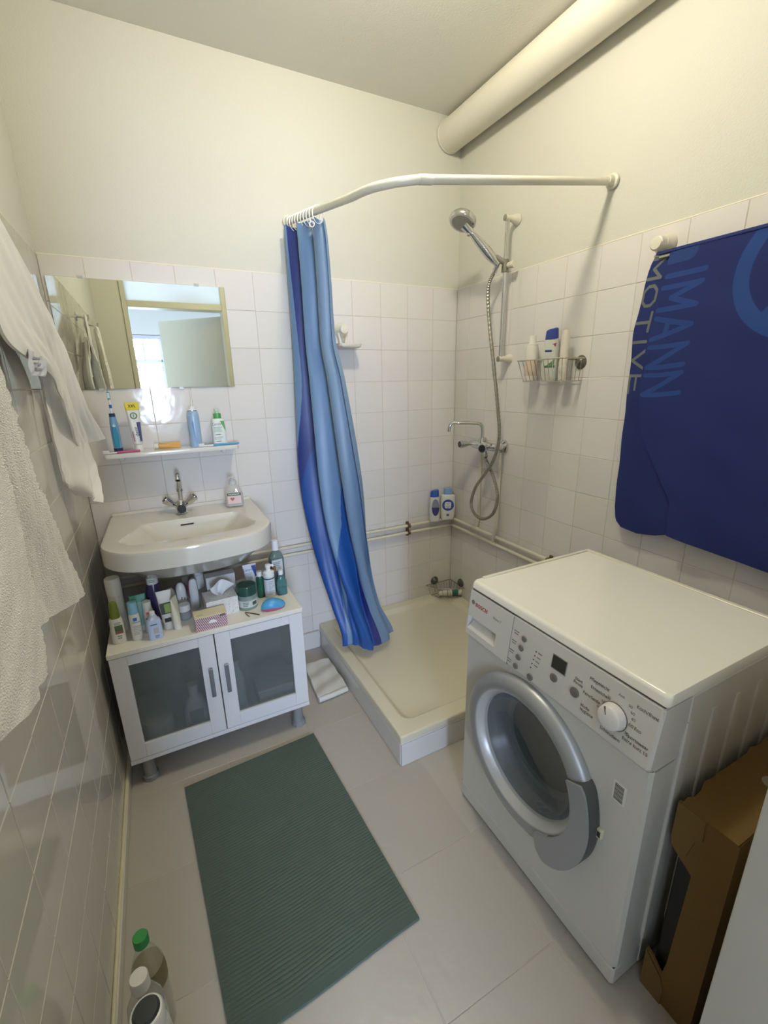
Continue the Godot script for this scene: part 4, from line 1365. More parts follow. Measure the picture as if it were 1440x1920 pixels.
	part("print", MB.new().box(Vector3(0, 0.09, 0.0215), Vector3(0.034, 0.036, 0.001)), M("e9e9ea", 0.4), c)
	for k in 4:
		part("print", MB.new().box(Vector3(0, 0.1 - k * 0.008, 0.0221), Vector3(0.024 - k % 2 * 0.008, 0.0025, 0.0006)), M("4a5a94", 0.4), c)
	part("print", MB.new().box(Vector3(0, 0.03, 0.0208), Vector3(0.016, 0.014, 0.001)), M("55609a", 0.4), c)
	# corner caddy on the tray floor
	var q := thing("corner_caddy", "triangular chrome wire corner caddy lying in the shower tray", "caddy", Vector3(1.78, 0.1405, 0.03))
	var ca := [Vector3(-0.15, 0.07, -0.015), Vector3(0.03, 0.07, -0.015), Vector3(0.03, 0.07, 0.13)]
	wire(q, [ca[0], ca[1], ca[2], Vector3(-0.03, 0.07, 0.11), Vector3(-0.11, 0.07, 0.06)], 0.0024, steel, true)
	wire(q, [Vector3(-0.12, 0.003, -0.005), Vector3(0.025, 0.003, -0.008), Vector3(0.025, 0.003, 0.11), Vector3(-0.035, 0.003, 0.095), Vector3(-0.1, 0.003, 0.055)], 0.0022, steel, true)
	for k in 9:
		var f := k / 8.0
		wire(q, [Vector3(lerpf(-0.14, 0.02, f), 0.07, -0.015), Vector3(lerpf(-0.12, 0.02, f), 0.003, -0.006), Vector3(lerpf(-0.1, 0.02, f), 0.003, lerpf(0.055, 0.1, f))], 0.0013, steel)
	for k in 5:
		var f := k / 4.0
		wire(q, [Vector3(0.03, 0.07, lerpf(0.0, 0.12, f)), Vector3(0.025, 0.003, lerpf(0.0, 0.105, f))], 0.0013, steel)
		wire(q, [Vector3(lerpf(-0.12, 0.0, f), 0.07, lerpf(0.05, 0.115, f)), Vector3(lerpf(-0.1, 0.0, f), 0.003, lerpf(0.055, 0.1, f))], 0.0013, steel)
	part("suction_cup", MB.new().tube([Vector3(-0.085, 0.085, -0.022), Vector3(-0.085, 0.085, -0.014), Vector3(-0.085, 0.085, 0.0)], [0.027, 0.024, 0.01], 20), M("57544a", 0.25, 0.0, {"alpha": 0.8}), q)
	part("suction_cup", MB.new().tube([Vector3(0.038, 0.085, 0.085), Vector3(0.03, 0.085, 0.085), Vector3(0.018, 0.085, 0.085)], [0.027, 0.024, 0.01], 20), M("57544a", 0.25, 0.0, {"alpha": 0.8}), q)
	c = thing("lying_shower_gel", "white tube with a dark green label lying in the corner caddy", "tube", Vector3(1.765, 0.1645, 0.098), deg_to_rad(-20))
	var lx := Transform3D(Basis(Vector3.BACK, -PI / 2), Vector3(-0.085, 0.0, 0.0))
	part("tube", MB.new().lathe([[0.0, 0.0], [0.013, 0.001], [0.014, 0.03], [0.017, 0.034], [0.019, 0.06], [0.019, 0.15], [0.016, 0.156], [0.0, 0.157]], 20, lx), M("dcd9c6", 0.35), c)
	part("label", MB.new().lathe([[0.0193, 0.082], [0.0193, 0.12]], 20, lx), M("1f6350", 0.4), c)
	for k in 3:
		part("band", MB.new().lathe([[0.0193, 0.05 + k * 0.009], [0.0193, 0.053 + k * 0.009]], 20, lx), M("7c8f86", 0.4), c)


func shampoo(c: Node3D, cap: String, tint: String, h: float, mint: bool) -> void:
	var k := h / 0.2
	part("bottle", body([[0.0, 0.05, 0.032, 0.014], [0.008 * k, 0.058, 0.036, 0.017], [0.06 * k, 0.062, 0.038, 0.018], [0.13 * k, 0.058, 0.036, 0.017], [0.158 * k, 0.052, 0.033, 0.016]]), M(tint, 0.28), c)
	# slanted cap
	var m := MB.new()
	var lo := PackedVector3Array()
	var r0 := ring(0.052, 0.033, 0.016, 0.158 * k)
	var r1 := ring(0.046, 0.031, 0.015, 0.196 * k)
	var r2 := ring(0.036, 0.024, 0.012, 0.2 * k)
	for p in [r0, r1, r2]:
		for i in p.size():
			p[i].y += p[i].x * 0.22
	m.loft([r0, r1, r2])
	part("cap", m, M(cap, 0.3), c)
	if mint:
		part("print", MB.new().prism(PackedVector2Array([Vector2(-0.004, 0.0), Vector2(0.014, 0.004), Vector2(0.016, 0.018), Vector2(0.0, 0.012)]), 0, 0.001, Transform3D(Basis(), Vector3(0.004, 0.128, 0.0165))), M("b0405c", 0.4), c)
		part("print", MB.new().box(Vector3(-0.008, 0.115, 0.0182), Vector3(0.026, 0.008, 0.001)), M("2f4377", 0.4), c)
		part("print", MB.new().prism(PackedVector2Array([Vector2(-0.01, 0.0), Vector2(0.018, 0.0), Vector2(0.02, 0.024), Vector2(0.008, 0.014)]), 0, 0.001, Transform3D(Basis(), Vector3(-0.002, 0.06, 0.0185))), M("6f8f55", 0.4), c)
		part("print", MB.new().box(Vector3(0, 0.055, 0.019), Vector3(0.04, 0.009, 0.001)), M("54784f", 0.4), c)
	else:
		var e := PackedVector2Array()
		for j in 20:
			e.append(Vector2(cos(TAU * j / 20) * 0.022, sin(TAU * j / 20) * 0.05))
		part("print", MB.new().prism(e, 0, 0.001, Transform3D(Basis(), Vector3(0.004, 0.085, 0.0182))), M("8b8f96", 0.3, 0.3), c)
		var e2 := PackedVector2Array()
		for j in 14:
			e2.append(Vector2(cos(-PI * j / 13) * 0.022, sin(-PI * j / 13) * 0.05))
		part("print", MB.new().prism(e2, 0, 0.0013, Transform3D(Basis(), Vector3(0.004, 0.085, 0.0184))), M("3a3470", 0.35), c)


# ---------------------------------------------------------------- cloth
func spline2(rows: Array, t: float) -> Array:
	# rows of [Vector3, Vector3]; t in 0..1
	var n := rows.size() - 1
	var k := mini(int(t * n), n - 1)
	var f := t * n - k
	var out := []
	for c in 2:
		var b: Vector3 = rows[k][c]
		var d: Vector3 = rows[k + 1][c]
		out.append(b.cubic_interpolate(d, rows[maxi(k - 1, 0)][c], rows[mini(k + 2, n)][c], f))
	return out


func drape(rows: Array, ni: int, nj: int, amp: float, waves: float, phase: float, out_dir: Vector3, scallop := 0.0) -> Array:
	var grid := []
	for i in ni + 1:
		var v := float(i) / ni
		var lr := spline2(rows, v)
		var row := PackedVector3Array()
		for j in nj + 1:
			var u := float(j) / nj
			var p: Vector3 = lr[0].lerp(lr[1], u)
			var env := sin(PI * clampf(u, 0.0, 1.0))
			p += out_dir * (amp * sin(u * TAU * waves + phase + v * 0.8) * (0.4 + 0.6 * env) * (0.5 + 0.5 * v))
			p += out_dir * 0.0025 * sin(u * 31.0 + v * 17.0) * sin(v * 23.0 + u * 5.0)
			if scallop > 0.0 and (j == 0 or j == nj):
				p += Vector3(0, 0.0, -1.0 if j == nj else 1.0) * scallop * sin(i * 1.9)
			row.append(p)
		grid.append(row)
	return grid


func blue_towel() -> void:
	var rl := thing("towel_rail", "white suction towel rail high on the right wall", "towel rail", Vector3(W, 1.795, 1.117))
	var wh := M("e2ddcc", 0.3)
	for z in [0.0, 0.62]:
		part("suction_cup", MB.new().tube([Vector3(-0.0005, 0.028, z), Vector3(-0.008, 0.028, z), Vector3(-0.02, 0.028, z), Vector3(-0.03, 0.028, z)], [0.034, 0.033, 0.026, 0.024], 26), wh, rl)
		part("knob", MB.new().tube([Vector3(-0.03, 0.028, z), Vector3(-0.052, 0.026, z), Vector3(-0.056, 0.026, z)], [0.022, 0.021, 0.017], 24), wh, rl)
		part("arm", MB.new().tube([Vector3(-0.025, 0.01, z), Vector3(-0.04, -0.01, z)], 0.008, 10), wh, rl)
	part("bar", MB.new().tube([Vector3(-0.0435, -0.014, 0.012), Vector3(-0.0435, -0.014, 0.64)], 0.0045, 10), wh, rl)
	var t := thing("blue_towel", "large navy blue printed towel hanging on the right wall", "towel", Vector3(W - 0.05, 0.88, 1.4))
	var o := -Vector3(W - 0.05, 0.88, 1.4)
	# outline: left edge and bottom edge
	var ledge := [[1.79, 1.112], [1.76, 1.098], [1.571, 1.071], [1.451, 1.076], [1.156, 1.082], [0.96, 1.086], [0.9, 1.097], [0.872, 1.125]]
	var fedge := [[1.79, 1.166], [1.729, 1.158], [1.657, 1.145], [1.545, 1.135], [1.38, 1.129], [1.25, 1.15], [1.1, 1.235], [1.0, 1.29], [0.87, 1.3]]
	var bottom := [[1.07, 0.872], [1.186, 0.872], [1.25, 0.888], [1.3, 0.908], [1.36, 0.9], [1.462, 0.888], [1.586, 0.882], [1.82, 0.88]]
	var at := func(tab: Array, x: float, key: int) -> float:
		for k in tab.size() - 1:
			var a: float = tab[k][key]
			var b: float = tab[k + 1][key]
			if (x - a) * (x - b) <= 0.0 and a != b:
				return lerpf(tab[k][1 - key], tab[k + 1][1 - key], (x - a) / (b - a))
		return tab[tab.size() - 1][1 - key] if absf(x - tab[tab.size() - 1][key]) < absf(x - tab[0][key]) else tab[0][1 - key]
	var make := func(tab: Array, x: float, zmax: float, drape_amp: float) -> Array:
		var grid := []
		for i in 45:
			var v := i / 44.0
			var row := PackedVector3Array()
			for j in 41:
				var u := j / 40.0
				var y := lerpf(1.788, 0.875, v)
				var zl: float = at.call(tab, y, 0)
				var z := lerpf(zl, zmax, u)
				var yb: float = at.call(bottom, z, 0)
				y = lerpf(1.788, yb, v)
				if tab == ledge and v > 0.93:
					y += smoothstep(0.93, 1.0, v) * 0.012 * pow(1.0 - u, 4.0)
				var w := drape_amp * (sin(z * 26.0 + v * 1.5) * 0.5 + sin(z * 11.0 - v * 3.0)) * (0.15 + 0.85 * v)
				w += 0.0018 * sin(y * 37.0 + z * 21.0)
				row.append(Vector3(x + w, y, z) + o)
			grid.append(row)
		return grid
	var navy := "16245e"
	# back layer with the grey word
	var ib := img_new(512, 1024, navy)
	img_word_down(ib, "MOTIVE", 5, 66, 10, 88, 11, "656a66")
	var mb := textured(ib, 0.9)
	var lb := MB.new()
	lb.cloth(make.call(ledge, W - 0.037, 1.45, 0.003), 0.005)
	part("back_layer", lb, mb, t)
	# front layer with the blue word and the emblem
	var im := img_new(768, 1024, navy)
	img_word_down(im, "IMANN", 14, 140, 66, 97, 17, "1d3b78")
	img_ring(im, Vector2(452, 110), 170, 215, "1e3f7c")
	for a in [0.0, 2.2, -2.2]:
		var d := Vector2(cos(a), sin(a))
		img_line(im, Vector2(452, 110), Vector2(452, 110) + d * 180, 34, "1e3f7c")
	img_line(im, Vector2(10, 12), Vector2(70, 10), 60, "1f3a74")
	var mf := textured(im, 0.9)
	var lf := MB.new()
	lf.cloth(make.call(fedge, W - 0.05, 1.82, 0.006), 0.005)
	part("front_layer", lf, mf, t)
	var fold := []
	for i in 9:
		var a := PI * i / 8.0
		var row := PackedVector3Array()
		for j in 13:
			row.append(Vector3(W - 0.0435 + cos(a) * 0.0085, 1.786 + sin(a) * 0.009, lerpf(1.122, 1.82, j / 12.0)) + o)
		fold.append(row)
	fold.reverse()
	part("top_fold", MB.new().cloth(fold, 0.004), M(navy, 0.9), t)


func white_towels() -> void:
	var terry := M("ebe8e0", 0.95, 0.0, {"bump": 0.22, "bumptex": terry_noise, "scale": 5.0, "rim": 0.2})
	var smooth := M("ebe9e5", 0.9, 0.0, {"bump": 0.06, "bumptex": terry_noise, "scale": 9.0, "rim": 0.2})
	for q in [[0.86, 1.78, "chrome hook for the smaller towel on the left wall"], [1.42, 1.8, "chrome hook for the larger towel on the left wall"]]:
		var h := thing("towel_hook", q[2], "hook", Vector3(0, q[1], q[0]))
		part("plate", MB.new().tube([Vector3(0.0, 0, 0), Vector3(0.005, 0, 0), Vector3(0.007, 0, 0)], [0.022, 0.022, 0.018], 22), M("cfd0d0", 0.12, 1.0), h)
		part("hook", MB.new().tube(bez([Vector3(0.005, 0, 0), Vector3(0.03, -0.005, 0), Vector3(0.042, -0.02, 0), Vector3(0.05, -0.012, 0), Vector3(0.054, 0.012, 0)], 5), 0.005, 10), M("cfd0d0", 0.12, 1.0), h)
	var ht := thing("hand_towel", "smaller white towel hanging on the left wall next to the mirror", "towel", Vector3(0.06, 1.07, 0.5))
	var o := -Vector3(0.06, 1.07, 0.5)
	var mk := func(rows: Array, o: Vector3) -> Array:
		var out := []
		for r in rows:
			out.append([Vector3(r[0], r[1], r[2]) + o, Vector3(r[3], r[4], r[5]) + o])
		return out
	var A: Array = mk.call([[0.03, 1.7, 0.93, 0.035, 1.785, 0.86], [0.045, 1.53, 0.95, 0.05, 1.77, 0.758], [0.05, 1.492, 0.81, 0.065, 1.651, 0.567], [0.05, 1.463, 0.58, 0.075, 1.592, 0.516], [0.055, 1.405, 0.53, 0.09, 1.515, 0.503], [0.06, 1.328, 0.51, 0.105, 1.371, 0.459], [0.06, 1.252, 0.475, 0.126, 1.256, 0.335]], o)
	part("upper_layer", MB.new().cloth(drape(A, 48, 22, 0.007, 1.2, 0.6, Vector3(1, 0, 0)), 0.007), smooth, ht)
	var B: Array = mk.call([[0.02, 1.63, 0.78, 0.05, 1.66, 0.62], [0.014, 1.466, 0.53, 0.06, 1.45, 0.4], [0.016, 1.33, 0.528, 0.085, 1.26, 0.42], [0.018, 1.207, 0.53, 0.095, 1.18, 0.41], [0.02, 1.152, 0.53, 0.1, 1.11, 0.44], [0.03, 1.11, 0.47, 0.103, 1.068, 0.5]], o)
	part("lower_layer", MB.new().cloth(drape(B, 48, 26, 0.014, 1.6, 2.0, Vector3(1, 0, 0.2)), 0.007), smooth, ht)
	var tagm := MB.new()
	var tg: Array = mk.call([[0.058, 1.51, 0.82, 0.06, 1.497, 0.645], [0.06, 1.48, 0.85, 0.062, 1.475, 0.66], [0.058, 1.452, 0.86, 0.06, 1.452, 0.7]], o)
	tagm.cloth(drape(tg, 8, 8, 0.001, 1.0, 0.0, Vector3(1, 0, 0)), 0.0006)
	part("care_label", tagm, M("c9cbd2", 0.5), ht)
	for k in 3:
		part("print", MB.new().box(Vector3(0.0632, 1.492 - k * 0.012, 0.775) + o, Vector3(0.0006, 0.004, 0.07)), M("8d929c", 0.6), ht)
	var bt := thing("bath_towel", "larger white terry towel with frayed edge hanging on the left wall", "towel", Vector3(0.07, 0.99, 1.3))
	o = -Vector3(0.07, 0.99, 1.3)
	var C: Array = mk.call([[0.03, 1.76, 1.44, 0.045, 1.79, 1.38], [0.035, 1.55, 1.36, 0.07, 1.6, 1.26], [0.035, 1.35, 1.31, 0.08, 1.448, 1.188], [0.038, 1.25, 1.29, 0.085, 1.289, 1.163], [0.04, 1.18, 1.28, 0.09, 1.216, 1.141], [0.042, 1.1, 1.27, 0.09, 1.117, 1.098], [0.05, 1.03, 1.255, 0.094, 0.99, 1.035]], o)
	part("inner_layer", MB.new().cloth(drape(C, 110, 26, 0.006, 1.3, 1.0, Vector3(1, 0, 0), 0.0035), 0.009), terry, bt)
	var E: Array = mk.call([[0.04, 1.77, 1.5, 0.05, 1.79, 1.4], [0.06, 1.5, 1.58, 0.07, 1.5, 1.29], [0.065, 1.3, 1.62, 0.075, 1.3, 1.268], [0.07, 1.2, 1.64, 0.078, 1.2, 1.285], [0.075, 1.12, 1.66, 0.08, 1.1, 1.31], [0.075, 1.06, 1.67, 0.08, 0.995, 1.352]], o)
	part("outer_layer", MB.new().cloth(drape(E, 110, 30, 0.009, 1.7, 0.3, Vector3(1, 0, 0), 0.0035), 0.009), terry, bt)


func floor_things() -> void:
	# bath mat with fine ribs
	var t := thing("bath_mat", "dark green ribbed bath mat on the floor", "bath mat", Vector3(0.465, 0, 1.01))
	var o := -Vector3(0.465, 0, 1.01)
	var c := [Vector3(0.189, 0, 0.645), Vector3(0.69, 0, 0.619), Vector3(0.735, 0, 1.401), Vector3(0.236, 0, 1.425)]
	var grid := []
	var ni := 330
	var nj := 26
	for i in ni + 1:
		var v := float(i) / ni
		var row := PackedVector3Array()
		for j in nj + 1:
			var u := float(j) / nj
			var p: Vector3 = c[0].lerp(c[1], u).lerp(c[3].lerp(c[2], u), v)
			var edge := smoothstep(0.0, 0.07, v) * smoothstep(1.0, 0.93, v) * smoothstep(0.0, 0.04, u) * smoothstep(1.0, 0.96, u)
			p.y = 0.0058 + 0.0008 * edge * sin(v * TAU * 82.0 + 0.6 * sin(u * 17.0 + v * 40.0) + 1.3 * sin(u * 6.0 - v * 23.0))
			p.z += 0.004 * sin(u * 5.0) * v
			row.append(p + o)
		grid.append(row)
	var mm := MB.new()
	mm.crease = 0.5
	mm.cloth(grid, 0.008)
	part("mat", mm, M("4d5b52", 0.95, 0.0, {"bump": 0.08, "bumptex": terry_noise, "scale": 9.0, "rim": 0.25}), t)
	# folded cloth on the floor
	t = thing("folded_floor_towel", "folded white towel lying on the floor beside the shower tray", "towel", Vector3(0.86, 0, 0.31))
	o = -Vector3(0.86, 0, 0.31)
	var k := [Vector3(0.79, 0, 0.175), Vector3(0.922, 0, 0.175), Vector3(0.922, 0, 0.435), Vector3(0.772, 0, 0.447)]
	var tm := M("d6d3ca", 0.95, 0.0, {"bump": 0.12, "bumptex": terry_noise, "scale": 8.0, "rim": 0.2})
	for layer in 3:
		var g := []
		for i in 29:
			var v := i / 28.0
			var row := PackedVector3Array()
			for j in 17:
				var u := j / 16.0
				var p: Vector3 = k[0].lerp(k[1], u).lerp(k[3].lerp(k[2], u), v)
				p.y = 0.0045 + layer * 0.008
				if layer == 2:
					p.y += 0.004 + 0.004 * sin(v * 15.0 + u * 3.0) + 0.0025 * sin(u * 11.0 + v * 5.0)
				elif layer == 1:
					p.y += 0.0008 + 0.0008 * sin(u * 9.0 + v * 6.0)
				p.z -= layer * 0.004 * v
				row.append(p + o)
			g.append(row)
		part("folded_layer", MB.new().cloth(g, 0.007), tm, t)
	part("front_fold", MB.new().tube([Vector3(0.774, 0.0155, 0.446) + o, Vector3(0.85, 0.0155, 0.441) + o, Vector3(0.92, 0.0155, 0.433) + o], 0.0125, 12), tm, t)


# ---------------------------------------------------------------- small things
func greek(parent: Node, at: Vector3, w: float, n: int, step: float, hex: String, b := Basis()) -> void:
	# lines of print too small to read
	for k in n:
		part("print", MB.new().box(at + b * Vector3(-(k % 3) * w * 0.06, -k * step, 0), Vector3(w * (1.0 - (k % 3) * 0.14), step * 0.4, 0.0004), 0.0, b), M(hex, 0.6), parent)


func shelf_things() -> void:
	var y := 1.1722
	# electric toothbrush
	var t := thing("electric_toothbrush", "blue electric toothbrush standing on the shelf", "toothbrush", Vector3(0.143, y, 0.068))
	part("handle", MB.new().lathe([[0.0145, 0.008], [0.0155, 0.02], [0.0155, 0.07], [0.014, 0.115], [0.011, 0.14]], 22), M("6f9fc4", 0.3), t)
	part("grip", body([[0.02, 0.016, 0.004, 0.002], [0.07, 0.02, 0.006, 0.003], [0.1, 0.012, 0.005, 0.0025]]), M("1f86a8", 0.4), t).position = Vector3(0, 0, 0.0135)
	part("base", MB.new().lathe([[0.0145, 0.0], [0.016, 0.003], [0.016, 0.018]], 22), M("2a3550", 0.4), t)
	part("collar", MB.new().lathe([[0.0112, 0.139], [0.0105, 0.152], [0.0, 0.1525]], 20), M("28355c", 0.4), t)
	part("button", MB.new().tube([Vector3(0, 0.105, 0.011), Vector3(0, 0.105, 0.0155)], [0.006, 0.005], 16), M("dfe6ec", 0.3), t)
	var hd := part("brush_stem", MB.new().lathe([[0.005, 0.152], [0.0042, 0.19], [0.0034, 0.205]], 14), M("e4e8ee", 0.3), t)
	part("ring", MB.new().lathe([[0.0048, 0.172], [0.0048, 0.185]], 14), M("2b55a6", 0.4), hd)
	part("brush_head", body([[0.203, 0.008, 0.006, 0.003], [0.215, 0.012, 0.008, 0.004], [0.23, 0.011, 0.007, 0.0035], [0.234, 0.006, 0.004, 0.002]]), M("4f9ab0", 0.4), hd)
	part("bristles", MB.new().box(Vector3(0, 0.219, 0.008), Vector3(0.009, 0.02, 0.009), 0.001), M("d7e6ee", 0.7), hd)
	# toothpaste standing on its cap
	t = thing("toothpaste_tube", "white toothpaste tube with yellow top standing on the shelf", "toothpaste", Vector3(0.215, y, 0.066), 0.12)
	part("cap", MB.new().lathe([[0.016, 0.0], [0.0165, 0.002], [0.0155, 0.024], [0.014, 0.026]], 22), M("e9e9e6", 0.35), t)
	part("tube", flip_tube(0.05, 0.165, 0.036, 0.025, 0.026), M("e6e6e2", 0.25), t)
	part("yellow_band", body([[0.161, 0.0485, 0.0146, 0.007], [0.182, 0.0508, 0.0064, 0.003], [0.1905, 0.0508, 0.0046, 0.002]]), M("e0cc33", 0.3), t)
	part("emblem", MB.new().tube(circle(Vector3(0.0, 0.14, 0.0105), 0.011, Vector3(0, 0.1, 1), 24), 0.0022, 6, false, true), M("6d8468", 0.4), t)
	part("emblem_mark", MB.new().box(Vector3(0, 0.14, 0.0105), Vector3(0.003, 0.012, 0.001)), M("5f9a72", 0.4), t)
	part("stripe", MB.new().prism(PackedVector2Array([Vector2(0.008, 0.04), Vector2(0.015, 0.04), Vector2(0.019, 0.115), Vector2(0.005, 0.115)]), 0.0, 0.0006, Transform3D(Basis(Vector3.RIGHT, -0.06), Vector3(0, 0, 0.0208))), M("33306e", 0.4), t)
	part("stripe", MB.new().prism(PackedVector2Array([Vector2(-0.013, 0.04), Vector2(-0.01, 0.04), Vector2(-0.012, 0.08), Vector2(-0.015, 0.08)]), 0.0, 0.0006, Transform3D(Basis(Vector3.RIGHT, -0.06), Vector3(0, 0, 0.0208))), M("9a4450", 0.4), t)
	letters("XXL", 0.011, Vector3(0, 0.177, 0.0048), Basis(Vector3.RIGHT, -0.19), M("2c2c24", 0.5), t, true)
	letters("dent", 0.013, Vector3(0.001, 0.078, 0.0183), Basis(Vector3.RIGHT, -0.06) * Basis(Vector3.BACK, PI / 2), M("34345e", 0.5), t)
	# small orange tube lying down
	t = thing("small_orange_tube", "small orange and yellow tube lying on the shelf", "toothpaste", Vector3(0.318, y + 0.0125, 0.062), 0.03)
	var lx := Transform3D(Basis(Vector3.BACK, PI / 2), Vector3(0.052, 0.0, 0))
	part("tube", MB.new().loft([_tr(ring(0.026, 0.003, 0.0015, 0.0), lx), _tr(ring(0.025, 0.008, 0.004, 0.02), lx), _tr(ring(0.022, 0.018, 0.009, 0.06), lx), _tr(ring(0.02, 0.02, 0.01, 0.08), lx), _tr(ring(0.014, 0.014, 0.007, 0.084), lx)]), M("d8a45a", 0.3), t)
	part("stripe", MB.new().box(Vector3(-0.003, 0.0098, 0.002), Vector3(0.05, 0.001, 0.01), 0.0, Basis(Vector3.BACK, -0.08)), M("c3c05a", 0.4), t)
	part("cap", MB.new().lathe([[0.011, 0.084], [0.0115, 0.1], [0.0, 0.1005]], 18, lx), M("dfddd2", 0.35), t)
	# manual brushes lying on the shelf
	for q in [["pink_toothbrush", "pink and white toothbrush lying at the front left of the shelf", Vector3(0.157, y + 0.0045, 0.108), 0.12, "c2487f", "e6dfe2", 0.125], ["blue_interdental_brush", "blue and white brush lying at the right front of the shelf", Vector3(0.52, y + 0.0045, 0.104), 0.06, "3f96c8", "e4e6e8", 0.165]]:
		t = thing(q[0], q[1], "toothbrush", q[2], q[3])
		var l: float = q[6]
		part("handle", MB.new().tube(bez([Vector3(-l * 0.15, 0, 0), Vector3(0.0, 0.001, 0), Vector3(l * 0.3, 0.0, 0), Vector3(l * 0.5, 0.0, 0)], 5), 0.0042, 10), M(q[4], 0.35), t)
		part("neck", MB.new().tube([Vector3(-l * 0.5, 0.0, 0), Vector3(-l * 0.3, 0.0005, 0), Vector3(-l * 0.14, 0.0, 0)], [0.0032, 0.0024, 0.0038], 10), M(q[5], 0.35), t)
		part("bristles", MB.new().box(Vector3(-l * 0.44, 0.006, 0), Vector3(0.022, 0.009, 0.008), 0.001), M("e6e6ea", 0.8), t)
	# spray can
	t = thing("spray_can", "pale blue patterned spray can with thin white nozzle on the shelf", "can", Vector3(0.433, y, 0.066))
	var im := img_new(256, 256, "9db9d8")
	for k in 26:
		var c := Vector2(rng.randf() * 256, rng.randf() * 256)
		img_line(im, c, c + Vector2(rng.randf_range(-30, 30), rng.randf_range(20, 70)), rng.randf_range(4, 12), ["b8cfe6", "86a8d0", "a9c4e0", "7397c6"][k % 4])
	part("can", MB.new().lathe([[0.0225, 0.0], [0.024, 0.003], [0.024, 0.125], [0.0215, 0.142], [0.016, 0.15]], 28), textured(im, 0.25), t)
	part("cap", MB.new().lathe([[0.0175, 0.149], [0.0175, 0.153], [0.0125, 0.155], [0.011, 0.166], [0.0, 0.168]], 22), M("e8ebee", 0.3), t)
	part("rim", MB.new().lathe([[0.0182, 0.148], [0.0182, 0.1505]], 22), M("9aa0a6", 0.25, 0.8), t)
	part("nozzle", MB.new().tube([Vector3(0.002, 0.165, 0), Vector3(0.005, 0.232, -0.004)], [0.0022, 0.0016], 8), M("eef0f2", 0.35), t)
	# lotion bottle with green pump
	t = thing("lotion_bottle", "white lotion bottle with green pump cap on the shelf", "bottle", Vector3(0.53, y, 0.064), 0.05)
	part("bottle", body([[0.0, 0.052, 0.032, 0.012], [0.004, 0.058, 0.036, 0.014], [0.095, 0.056, 0.035, 0.014], [0.108, 0.05, 0.032, 0.014], [0.113, 0.026, 0.024, 0.012]]), M("e8ebe6", 0.25), t)
	part("pump_collar", MB.new().lathe([[0.0155, 0.113], [0.0155, 0.132], [0.012, 0.134], [0.0, 0.1345]], 22), M("52a556", 0.35), t)
	part("pump_head", MB.new().lathe([[0.007, 0.134], [0.007, 0.141], [0.011, 0.143], [0.0105, 0.152], [0.0, 0.154]], 20), M("cfe6d6", 0.2, 0.0, {"alpha": 0.6}), t)
	part("green_corner", MB.new().prism(PackedVector2Array([Vector2(0.006, 0.102), Vector2(0.022, 0.102), Vector2(0.025, 0.055)]), 0, 0.0006, Transform3D(Basis(), Vector3(0, 0, 0.0181))), M("57a65a", 0.4), t)
	letters("CeraVe", 0.0105, Vector3(-0.005, 0.089, 0.0183), Basis(), M("4a5a58", 0.5), t)
	greek(t, Vector3(-0.005, 0.076, 0.0183), 0.034, 5, 0.0045, "8fb096")
	greek(t, Vector3(-0.008, 0.045, 0.0183), 0.022, 1, 0.006, "3c4644")
	greek(t, Vector3(-0.005, 0.034, 0.0183), 0.036, 3, 0.0045, "9fb4a6")
	greek(t, Vector3(-0.008, 0.016, 0.0183), 0.02, 1, 0.006, "3c4644")
	# soap dispenser on the basin
	t = thing("soap_dispenser", "clear hand soap dispenser with pink label on the washbasin rim", "soap dispenser", Vector3(0.555, 0.9012, 0.105), -0.15)
	var clear := M("e9e9e6", 0.06, 0.0, {"alpha": 0.3})
	part("bottle", body([[0.0, 0.07, 0.04, 0.018], [0.004, 0.078, 0.046, 0.021], [0.06, 0.076, 0.045, 0.021], [0.08, 0.064, 0.04, 0.019], [0.094, 0.03, 0.028, 0.014], [0.099, 0.028, 0.028, 0.014]], 7), clear, t)
	part("soap", body([[0.002, 0.068, 0.038, 0.018], [0.006, 0.074, 0.042, 0.02], [0.058, 0.072, 0.041, 0.02], [0.062, 0.066, 0.036, 0.017]], 7), M("e6dad6", 0.1, 0.0, {"alpha": 0.55}), t)
	part("pump", MB.new().lathe([[0.016, 0.099], [0.016, 0.112], [0.006, 0.114], [0.005, 0.124], [0.011, 0.126], [0.011, 0.134], [0.0, 0.136]], 20), M("dedede", 0.2, 0.0, {"alpha": 0.7}), t)
	part("nozzle", MB.new().tube([Vector3(0, 0.13, 0), Vector3(-0.012, 0.131, 0.02), Vector3(-0.014, 0.126, 0.025)], 0.0042, 8), M("dedede", 0.2, 0.0, {"alpha": 0.7}), t)
	part("label", MB.new().box(Vector3(0, 0.04, 0.0235), Vector3(0.056, 0.05, 0.0008)), M("e3c6c3", 0.4), t)
	part("brand_band", MB.new().box(Vector3(0, 0.057, 0.0242), Vector3(0.058, 0.013, 0.0008)), M("2f5a3c", 0.4), t)
	letters("PALMOLIVE", 0.006, Vector3(0, 0.057, 0.0248), Basis(), M("e8ece4", 0.5), t, true)
	part("heart", MB.new().prism(PackedVector2Array([Vector2(0, -0.01), Vector2(0.009, 0.001), Vector2(0.007, 0.007), Vector2(0.002, 0.006), Vector2(0, 0.003), Vector2(-0.002, 0.006), Vector2(-0.007, 0.007), Vector2(-0.009, 0.001)]), 0, 0.0005, Transform3D(Basis(), Vector3(-0.008, 0.036, 0.0241))), M("a8685e", 0.5), t)


func _tr(r: PackedVector3Array, xf: Transform3D) -> PackedVector3Array:
	for i in r.size():
		r[i] = xf * r[i]
	return r


